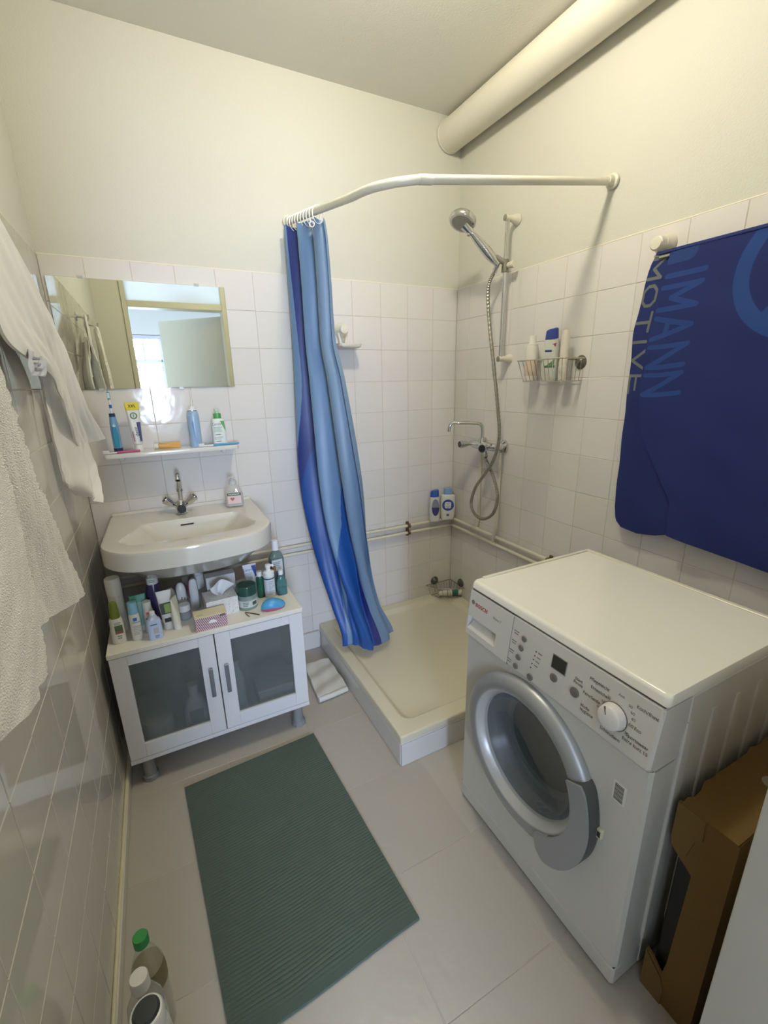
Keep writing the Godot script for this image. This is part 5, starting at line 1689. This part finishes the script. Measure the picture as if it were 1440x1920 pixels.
func cabinet_things() -> void:
	var y := CT + 0.0003
	var wh := M("e3e0d8", 0.3)
	var g := "toiletries on the cabinet"
	var t := thing("tall_white_can", "tall plain white can with cap at the left end of the cabinet top", "can", Vector3(0.07, y, 0.40), 0.0, g)
	part("can", MB.new().lathe([[0.0225, 0.0], [0.024, 0.003], [0.024, 0.14], [0.021, 0.146]], 26), wh, t)
	part("cap", MB.new().lathe([[0.0245, 0.144], [0.025, 0.2], [0.023, 0.206], [0.0, 0.208]], 26), M("e9e7e0", 0.3), t)
	t = thing("olive_cap_bottle", "white bottle with olive green cap at the front left of the cabinet", "bottle", Vector3(0.068, y, 0.49), 0.1, g)
	part("bottle", body([[0.0, 0.04, 0.03, 0.014], [0.004, 0.044, 0.034, 0.016], [0.085, 0.042, 0.033, 0.016], [0.094, 0.034, 0.03, 0.015]]), wh, t)
	part("cap", body([[0.0945, 0.03, 0.03, 0.015], [0.125, 0.027, 0.027, 0.0135], [0.15, 0.023, 0.023, 0.0115], [0.153, 0.018, 0.018, 0.009]]), M("6d7a2c", 0.4), t)
	part("label", MB.new().box(Vector3(0.004, 0.06, 0.0172), Vector3(0.024, 0.02, 0.0008)), M("4f6a4a", 0.5), t)
	part("label", MB.new().box(Vector3(0.004, 0.045, 0.0172), Vector3(0.024, 0.012, 0.0008)), M("8a5a4a", 0.5), t)
	greek(t, Vector3(0.003, 0.08, 0.0172), 0.02, 2, 0.005, "8a938a")
	greek(t, Vector3(0.003, 0.03, 0.0172), 0.014, 2, 0.008, "6f756c")
	t = thing("blue_cap_tube", "white tube with sky blue cap and blue square on the cabinet", "tube", Vector3(0.124, y, 0.497), 0.15, g)
	part("tube", body([[0.0, 0.03, 0.03, 0.015], [0.003, 0.034, 0.032, 0.016], [0.09, 0.034, 0.032, 0.016], [0.1, 0.031, 0.03, 0.015]]), wh, t)
	part("cap", MB.new().lathe([[0.0152, 0.1], [0.0158, 0.104], [0.0148, 0.142], [0.0, 0.1435]], 22), M("85b6cc", 0.35), t)
	part("mark", MB.new().box(Vector3(0, 0.082, 0.0163), Vector3(0.012, 0.012, 0.0008)), M("2f66b4", 0.4), t)
	greek(t, Vector3(0.002, 0.07, 0.0163), 0.024, 1, 0.005, "5c80b0")
	greek(t, Vector3(0.002, 0.055, 0.0163), 0.024, 6, 0.006, "a8b0b8")
	t = thing("teal_tube", "white and teal flat tube standing behind the blue capped tube", "tube", Vector3(0.138, y, 0.432), 0.1, g)
	part("cap", MB.new().lathe([[0.014, 0.0], [0.014, 0.02]], 20), wh, t)
	part("tube", flip_tube(0.05, 0.115, 0.03, 0.02, 0.024), M("8fc4b4", 0.3), t)
	part("crimp", body([[0.11, 0.0505, 0.0146, 0.007], [0.129, 0.0516, 0.0064, 0.003], [0.1365, 0.0516, 0.0046, 0.002]]), M("5aa78f", 0.35), t)
	t = thing("orange_mark_bottle", "small white bottle with an orange mark behind the pale blue bottle", "bottle", Vector3(0.165, y, 0.462), 0.0, g)
	part("bottle", MB.new().lathe([[0.016, 0.0], [0.017, 0.003], [0.017, 0.085], [0.014, 0.092]], 22), M("d9d6d2", 0.3), t)
	part("cap", MB.new().lathe([[0.0145, 0.092], [0.0145, 0.118], [0.0, 0.12]], 20), M("e2e6da", 0.3), t)
	part("mark", MB.new().box(Vector3(0, 0.078, 0.0172), Vector3(0.01, 0.009, 0.001)), M("d9744e", 0.4), t)
	part("label", MB.new().box(Vector3(0, 0.045, 0.0172), Vector3(0.016, 0.03, 0.001)), M("9d9a9c", 0.4), t)
	t = thing("pale_blue_bottle", "squat pale blue bottle with clear shoulder at the front of the cabinet", "bottle", Vector3(0.181, y, 0.522), 0.1, g)
	part("bottle", body([[0.0, 0.044, 0.028, 0.009], [0.003, 0.047, 0.031, 0.01], [0.066, 0.046, 0.03, 0.01], [0.074, 0.038, 0.028, 0.01]]), M("b7c8e6", 0.22), t)
	part("shoulder", body([[0.0742, 0.037, 0.027, 0.01], [0.08, 0.028, 0.022, 0.01], [0.09, 0.02, 0.02, 0.01]]), M("ccd6e4", 0.15, 0.0, {"alpha": 0.6}), t)
	part("cap", MB.new().lathe([[0.0085, 0.09], [0.0085, 0.102], [0.0, 0.1035]], 18), M("e9e9e9", 0.3), t)
	greek(t, Vector3(-0.002, 0.058, 0.0156), 0.022, 1, 0.008, "4c5a74")
	part("label", MB.new().box(Vector3(0.003, 0.034, 0.0156), Vector3(0.016, 0.022, 0.0008)), M("b2b4b4", 0.4), t)
	greek(t, Vector3(0.004, 0.014, 0.0156), 0.014, 2, 0.006, "56617a")
	t = thing("purple_bottle", "dark purple bottle with white and purple cap under the washbasin", "bottle", Vector3(0.191, y, 0.37), 0.0, g)
	part("bottle", MB.new().lathe([[0.026, 0.0], [0.028, 0.004], [0.028, 0.105], [0.024, 0.13], [0.0195, 0.145]], 26), M("463e66", 0.25), t)
	part("sleeve", MB.new().lathe([[0.0198, 0.145], [0.0188, 0.172]], 24), M("e4e6e2", 0.35), t)
	part("cap", MB.new().lathe([[0.019, 0.172], [0.0185, 0.186], [0.0165, 0.19], [0.0, 0.191]], 24), M("55418e", 0.35), t)
	greek(t, Vector3(0, 0.163, 0.0197), 0.02, 2, 0.006, "6f9a76")
	t = thing("green_label_tube", "white tube with a green and black label on the cabinet", "tube", Vector3(0.224, y, 0.468), 0.1, g)
	part("cap", MB.new().lathe([[0.016, 0.0], [0.0165, 0.003], [0.016, 0.02]], 22), M("dcd9d2", 0.35), t)
	part("tube", flip_tube(0.05, 0.128, 0.034, 0.02, 0.03), wh, t)
	part("label", MB.new().prism(PackedVector2Array([Vector2(-0.018, -0.02), Vector2(0.019, -0.02), Vector2(0.021, 0.022), Vector2(-0.02, 0.022)]), 0, 0.0008, Transform3D(Basis(Vector3.RIGHT, -0.1), Vector3(0, 0.083, 0.0148))), M("3f443c", 0.5), t)
	part("label", MB.new().prism(PackedVector2Array([Vector2(-0.005, -0.016), Vector2(0.015, -0.016), Vector2(0.016, 0.018), Vector2(-0.006, 0.018)]), 0, 0.0008, Transform3D(Basis(Vector3.RIGHT, -0.1), Vector3(0, 0.083, 0.0158))), M("93a860", 0.5), t)
	part("label", MB.new().box(Vector3(0, 0.038, 0.0168), Vector3(0.022, 0.016, 0.001)), M("262624", 0.5), t)
	t = thing("cream_tube", "narrow cream coloured tube next to the green labelled tube", "tube", Vector3(0.253, y, 0.492), 1.1, g)
	part("cap", MB.new().lathe([[0.013, 0.0], [0.013, 0.022]], 20), wh, t)
	part("tube", flip_tube(0.042, 0.105, 0.027, 0.02, 0.022), M("e2dcc4", 0.3), t)
	t = thing("white_roll_on", "white roll-on deodorant with domed cap behind the small jar", "deodorant", Vector3(0.281, y, 0.345), 0.0, g)
	part("stick", MB.new().lathe([[0.019, 0.0], [0.02, 0.003], [0.02, 0.055], [0.018, 0.06], [0.0185, 0.08], [0.016, 0.1], [0.009, 0.112], [0.0, 0.115]], 24), M("e4e4e2", 0.28), t)
	greek(t, Vector3(0, 0.055, 0.0203), 0.014, 3, 0.01, "6b7480", Basis(Vector3.BACK, 1.4))
	t = thing("grey_roll_on", "small domed grey-white roll-on at the back of the cabinet top", "deodorant", Vector3(0.245, y, 0.355), 0.0, g)
	part("stick", MB.new().lathe([[0.015, 0.0], [0.0155, 0.07], [0.014, 0.09], [0.007, 0.104], [0.0, 0.106]], 22), M("cfcfca", 0.35), t)
	t = thing("clear_jar", "small clear jar with white lid on the cabinet", "jar", Vector3(0.283, y, 0.425), 0.0, g)
	part("jar", MB.new().lathe([[0.02, 0.0], [0.022, 0.003], [0.022, 0.03], [0.02, 0.034]], 26), M("b9bdbd", 0.08, 0.0, {"alpha": 0.45}), t)
	part("cream", MB.new().lathe([[0.018, 0.002], [0.0195, 0.005], [0.0195, 0.028], [0.0, 0.029]], 24), M("a8acac", 0.4), t)
	part("lid", MB.new().lathe([[0.0215, 0.034], [0.0215, 0.056], [0.02, 0.058], [0.0, 0.0585]], 26), M("e2e2de", 0.3), t)
	t = thing("frosted_tube", "translucent white bottle with red edge standing before the tissue box", "bottle", Vector3(0.326, y, 0.36), 0.2, g)
	part("bottle", body([[0.0, 0.032, 0.024, 0.01], [0.004, 0.035, 0.026, 0.012], [0.09, 0.034, 0.025, 0.012], [0.118, 0.028, 0.02, 0.009], [0.126, 0.016, 0.012, 0.006]]), M("d4d6d8", 0.18), t)
	part("red_edge", MB.new().tube(bez([Vector3(-0.0172, 0.05, 0.002), Vector3(-0.0168, 0.09, 0.002), Vector3(-0.013, 0.12, 0.002)], 4), 0.002, 6), M("8e3f4a", 0.4), t)
	# tissue box and what stands round it
	t = thing("plain_carton", "plain pale carton standing behind the patterned tissue box", "carton", Vector3(0.43, y, 0.335), 0.05)
	part("carton", MB.new().box(Vector3(0, 0.058, 0), Vector3(0.112, 0.116, 0.05), 0.001), M("c6c5c4", 0.6), t)
	part("lid_flap", MB.new().box(Vector3(0, 0.1165, 0.001), Vector3(0.113, 0.001, 0.051)), M("cecdcc", 0.6), t)
	t = thing("tissue_box", "white patterned tissue box with a tissue sticking out", "tissue box", Vector3(0.414, y, 0.43), 0.05)
	var im := img_new(256, 256, "e0dcd8")
	for k in 150:
		var c := Vector2(rng.randf() * 256, rng.randf() * 256)
		img_ring(im, c, 0, rng.randf_range(2.0, 5.0), ["b9bac4", "c8c2b4", "aeb2c0"][k % 3])
	var pm := textured(im, 0.6)
	part("box", MB.new().box(Vector3(0, 0.035, 0), Vector3(0.116, 0.07, 0.1), 0.0008), pm, t)
	var ti := []
	for i in 17:
		var v := i / 16.0
		var row := PackedVector3Array()
		for j in 17:
			var u := j / 16.0
			var wd := lerpf(0.02, 0.085, pow(v, 0.8))
			row.append(Vector3((u - 0.5) * wd * 1.1 + v * v * 0.014, 0.072 + v * 0.052 - 0.022 * pow(absf(u - 0.42) * 2.0, 2.0) * v, 0.012 * sin(u * 9.0 + 0.5) * (1.0 - 0.3 * v) + v * 0.014 * cos(u * 4.0)))
		ti.push_front(row)
	part("tissue", MB.new().cloth(ti, 0.0008), M("e8e8ea", 0.85, 0.0, {"back": "555555"}), t)
	t = thing("striped_box", "small pink and white striped box at the front edge of the cabinet", "box", Vector3(0.364, y, 0.526), 0.02)
	var si := img_new(256, 128, "e6dcdc")
	for k in range(-8, 22):
		img_line(si, Vector2(k * 17, 128), Vector2(k * 17 + 90, 0), 7.5, "7d3350")
	var box := MB.new()
	box.quad(Vector3(-0.054, 0, 0.031), Vector3(0.054, 0, 0.031), Vector3(0.054, 0.05, 0.031), Vector3(-0.054, 0.05, 0.031))
	box.quad(Vector3(0.054, 0, 0.031), Vector3(0.054, 0, -0.031), Vector3(0.054, 0.05, -0.031), Vector3(0.054, 0.05, 0.031))
	box.quad(Vector3(-0.054, 0, -0.031), Vector3(-0.054, 0, 0.031), Vector3(-0.054, 0.05, 0.031), Vector3(-0.054, 0.05, -0.031))
	box.quad(Vector3(0.054, 0, -0.031), Vector3(-0.054, 0, -0.031), Vector3(-0.054, 0.05, -0.031), Vector3(0.054, 0.05, -0.031))
	part("box", box, textured(si, 0.5), t)
	part("lid", MB.new().box(Vector3(0, 0.0515, -0.001), Vector3(0.11, 0.003, 0.064), 0.0005), M("d9cfae", 0.5), t)
	var hm := PackedVector2Array()
	for k in 13:
		hm.append(Vector2(cos(PI * k / 12) * 0.015, sin(PI * k / 12) * 0.012))
	part("white_mark", MB.new().prism(hm, 0, 0.0008, Transform3D(Basis(), Vector3(0.004, 0.024, 0.0311))), M("ededed", 0.5), t)
	greek(t, Vector3(-0.035, 0.0533, 0.012), 0.02, 1, 0.006, "8d8064", Basis(Vector3.RIGHT, -PI / 2))
	part("seal", MB.new().box(Vector3(0.04, 0.046, 0.0312), Vector3(0.018, 0.008, 0.001)), M("5f5a54", 0.4), t)
	t = thing("white_blue_tube", "white tube with a blue corner standing behind the green jar", "tube", Vector3(0.55, y, 0.335), 0.05, g)
	part("cap", MB.new().lathe([[0.014, 0.0], [0.014, 0.02]], 20), wh, t)
	part("tube", flip_tube(0.056, 0.112, 0.03, 0.02, 0.024), M("e2e4e8", 0.3), t)
	part("blue_corner", MB.new().prism(PackedVector2Array([Vector2(0.006, 0.026), Vector2(0.024, 0.026), Vector2(0.022, -0.022), Vector2(0.018, -0.022)]), 0, 0.0006, Transform3D(Basis(Vector3.RIGHT, -0.1), Vector3(0, 0.1, 0.0095))), M("3b4fa0", 0.4), t)
	letters("CeraVe", 0.0095, Vector3(-0.006, 0.11, 0.0092), Basis(Vector3.RIGHT, -0.1), M("4a66a8", 0.5), t)
	greek(t, Vector3(-0.008, 0.096, 0.0106), 0.028, 2, 0.005, "9aa6b8", Basis(Vector3.RIGHT, -0.1))
	t = thing("green_jar", "large jar with dark green lid on the cabinet", "jar", Vector3(0.513, y, 0.45), 0.0, g)
	part("jar", MB.new().lathe([[0.035, 0.0], [0.037, 0.003], [0.037, 0.055], [0.034, 0.06]], 34), M("8fa39a", 0.12, 0.0, {"alpha": 0.7}), t)
	part("cream", MB.new().lathe([[0.034, 0.002], [0.0352, 0.004], [0.0352, 0.05], [0.0, 0.051]], 30), M("a9b5ac", 0.5), t)
	part("label", MB.new().lathe([[0.0374, 0.012], [0.0374, 0.04]], 34), M("c6cdc6", 0.4), t)
	part("lid", MB.new().lathe([[0.0375, 0.06], [0.0378, 0.062], [0.0378, 0.094], [0.035, 0.098], [0.0, 0.099]], 34), M("254a40", 0.2), t)
	part("print", MB.new().box(Vector3(0.02, 0.027, 0.0325), Vector3(0.018, 0.014, 0.001), 0.0, Basis(Vector3.UP, 0.55)), M("46584f", 0.5), t)
	greek(t, Vector3(-0.012, 0.034, 0.0362), 0.024, 3, 0.007, "6d7a72", Basis(Vector3.UP, -0.33))
	t = thing("dark_green_bottle", "slim dark green bottle with white cap left of the foam pump", "bottle", Vector3(0.578, y, 0.39), 0.0, g)
	part("bottle", MB.new().lathe([[0.014, 0.0], [0.015, 0.003], [0.015, 0.085], [0.01, 0.094]], 20), M("2c5a48", 0.15), t)
	part("cap", MB.new().lathe([[0.0105, 0.094], [0.0105, 0.115], [0.0, 0.116]], 20), M("e4e6e4", 0.3), t)
	t = thing("foam_pump_bottle", "white foam pump bottle with grey print on the cabinet", "bottle", Vector3(0.613, y, 0.405), 0.1, g)
	part("bottle", MB.new().lathe([[0.021, 0.0], [0.0225, 0.003], [0.0225, 0.09], [0.0215, 0.096]], 28), M("d2d6de", 0.28), t)
	part("collar", MB.new().lathe([[0.0225, 0.096], [0.0225, 0.112], [0.012, 0.118], [0.0095, 0.12], [0.009, 0.132]], 26), M("e6e8ea", 0.28), t)
	part("pump_head", MB.new().lathe([[0.0115, 0.132], [0.0115, 0.143], [0.0, 0.1445]], 22), M("e8eaec", 0.28), t)
	part("nozzle", MB.new().tube([Vector3(0, 0.139, 0), Vector3(0.016, 0.14, 0.01), Vector3(0.018, 0.135, 0.011)], 0.0048, 8), M("e8eaec", 0.28), t)
	part("band", MB.new().lathe([[0.0229, 0.084], [0.0229, 0.089]], 28), M("2e3644", 0.4), t)
	greek(t, Vector3(0, 0.075, 0.0226), 0.02, 9, 0.007, "9aa2b2")
	t = thing("teal_glass_bottle", "teal glass bottle with white cap at the right end of the cabinet", "bottle", Vector3(0.662, y, 0.408), 0.0, g)
	part("bottle", body([[0.0, 0.04, 0.026, 0.01], [0.003, 0.043, 0.029, 0.012], [0.06, 0.042, 0.028, 0.012], [0.075, 0.03, 0.024, 0.011], [0.082, 0.017, 0.017, 0.008], [0.09, 0.017, 0.017, 0.008]]), M("4f8a8c", 0.06, 0.0, {"alpha": 0.55}), t)
	part("liquid", body([[0.004, 0.036, 0.022, 0.009], [0.03, 0.037, 0.023, 0.009]]), M("235a60", 0.2), t)
	part("cap", MB.new().lathe([[0.0095, 0.09], [0.0095, 0.107], [0.0, 0.108]], 20), M("e6e8e8", 0.3), t)
	t = thing("copper_cap_bottle", "small dark bottle with copper cap beside the mouthwash", "bottle", Vector3(0.645, y, 0.365), 0.0, g)
	part("bottle", MB.new().lathe([[0.014, 0.0], [0.0145, 0.08], [0.009, 0.09]], 20), M("3d4a52", 0.2), t)
	part("cap", MB.new().lathe([[0.0095, 0.09], [0.0095, 0.108], [0.0, 0.109]], 18), M("a0764e", 0.3, 0.5), t)
	t = thing("mouthwash_bottle", "tall grey-green mouthwash bottle with white cap at the back right", "bottle", Vector3(0.668, y, 0.318), 0.1, g)
	part("bottle", body([[0.0, 0.058, 0.04, 0.014], [0.004, 0.064, 0.046, 0.018], [0.13, 0.063, 0.045, 0.018], [0.152, 0.048, 0.038, 0.017], [0.163, 0.026, 0.026, 0.013], [0.168, 0.026, 0.026, 0.013]]), M("6f8584", 0.08, 0.0, {"alpha": 0.62}), t)
	part("liquid", body([[0.003, 0.056, 0.038, 0.014], [0.12, 0.057, 0.039, 0.015]]), M("5d7674", 0.15), t)
	part("cap", MB.new().lathe([[0.0155, 0.168], [0.0155, 0.186], [0.0135, 0.211], [0.0, 0.212]], 22), M("e6e8ea", 0.3), t)
	part("label", MB.new().box(Vector3(-0.004, 0.105, 0.0234), Vector3(0.046, 0.05, 0.0008)), M("c5ccd2", 0.4), t)
	part("label", MB.new().box(Vector3(-0.004, 0.066, 0.0234), Vector3(0.046, 0.024, 0.0008)), M("6d7f96", 0.4), t)
	greek(t, Vector3(-0.006, 0.118, 0.024), 0.034, 3, 0.007, "6d7884")
	# detangling brush
	t = thing("hair_brush", "blue and pink palm hairbrush lying at the front right of the cabinet", "hairbrush", Vector3(0.598, y, 0.515), 0.0)
	var bl := MB.new()
	var lo := []
	for q in [[0.012, 0.09, 0.05], [0.02, 0.096, 0.054], [0.03, 0.086, 0.05], [0.038, 0.06, 0.036], [0.042, 0.02, 0.014]]:
		var r := PackedVector3Array()
		for j in 28:
			var a := -TAU * j / 28
			var px: float = cos(a) * q[1] * 0.5
			r.append(Vector3(px, q[0] - 0.006 * pow(px / 0.045, 2.0) - 0.003 * sin(px * 60.0), sin(a) * q[2] * 0.5))
		lo.append(r)
	bl.loft(lo)
	part("shell", bl, M("4d9ccb", 0.3), t)
	var pk := []
	for q in [[0.0, 0.084, 0.046], [0.006, 0.09, 0.05], [0.0118, 0.089, 0.049]]:
		var r := PackedVector3Array()
		for j in 28:
			var a := -TAU * j / 28
			var px: float = cos(a) * q[1] * 0.5
			r.append(Vector3(px, q[0] - (0.006 * pow(px / 0.045, 2.0) + 0.003 * sin(px * 60.0)) * (q[0] / 0.0118), sin(a) * q[2] * 0.5))
		pk.append(r)
	part("bristle_base", MB.new().loft(pk), M("a8566e", 0.5), t)
	# tweezers
	t = thing("tweezers", "open metal tweezers lying in front of the green jar", "tweezers", Vector3(0.505, y + 0.0022, 0.515), 0.0)
	var st := M("7a6a5c", 0.3, 0.8)
	part("arm", MB.new().tube([Vector3(-0.012, 0, -0.018), Vector3(0.012, 0, 0.006), Vector3(0.032, 0, 0.028)], [0.0014, 0.002, 0.0026], 8), st, t)
	part("arm", MB.new().tube([Vector3(-0.013, 0, -0.017), Vector3(-0.01, 0, 0.006), Vector3(-0.003, 0, 0.024)], [0.0014, 0.0018, 0.001], 8), st, t)


func door_bottles() -> void:
	# bottles on the floor by the left wall
	var t := thing("green_cap_bottle", "clear plastic bottle with green cap on the floor by the left wall", "bottle", Vector3(0.097, 0.0005, 1.29))
	var pet := M("e4e4dc", 0.05, 0.0, {"alpha": 0.16})
	part("bottle", MB.new().lathe([[0.026, 0.0], [0.033, 0.004], [0.034, 0.02], [0.034, 0.17], [0.031, 0.205], [0.021, 0.24], [0.0135, 0.258], [0.0125, 0.272]], 30), pet, t)
	part("label", MB.new().lathe([[0.0345, 0.145], [0.0345, 0.172], [0.0318, 0.2]], 30), M("77704a", 0.5), t)
	part("liquid", MB.new().lathe([[0.0, 0.006], [0.031, 0.006], [0.032, 0.12], [0.0, 0.121]], 26), M("b9b49c", 0.1, 0.0, {"alpha": 0.4}), t)
	part("cap", MB.new().lathe([[0.0152, 0.268], [0.0152, 0.289], [0.014, 0.291], [0.0, 0.2915]], 24), M("2f8a45", 0.4), t)
	t = thing("white_cap_bottle", "translucent bottle with white cap, middle of the three floor bottles", "bottle", Vector3(0.095, 0.0005, 1.364))
	part("bottle", MB.new().lathe([[0.03, 0.0], [0.0345, 0.004], [0.035, 0.19], [0.032, 0.215], [0.02, 0.245], [0.016, 0.262]], 30), M("d5d2c8", 0.12, 0.0, {"alpha": 0.35}), t)
	part("liquid", MB.new().lathe([[0.0, 0.006], [0.032, 0.006], [0.0325, 0.16], [0.0, 0.161]], 26), M("cfccc2", 0.2, 0.0, {"alpha": 0.5}), t)
	part("cap", MB.new().lathe([[0.0175, 0.258], [0.0175, 0.286], [0.016, 0.289], [0.0, 0.29]], 24), M("dcd9d2", 0.4), t)
	t = thing("black_lid_bottle", "white bottle with round black lid top, nearest of the floor bottles", "bottle", Vector3(0.112, 0.0005, 1.44))
	part("bottle", MB.new().lathe([[0.03, 0.0], [0.035, 0.004], [0.0355, 0.22], [0.033, 0.25], [0.029, 0.268]], 30), M("d9d6ce", 0.3), t)
	part("label", MB.new().lathe([[0.0359, 0.12], [0.0359, 0.2]], 30), M("8e2f48", 0.45), t)
	part("cap", MB.new().lathe([[0.0295, 0.268], [0.03, 0.298], [0.027, 0.306], [0.02, 0.309]], 28), M("e2e0da", 0.25), t)
	part("lid_top", MB.new().lathe([[0.0245, 0.3065], [0.02, 0.3125], [0.0, 0.3145]], 26), M("33363a", 0.35), t)
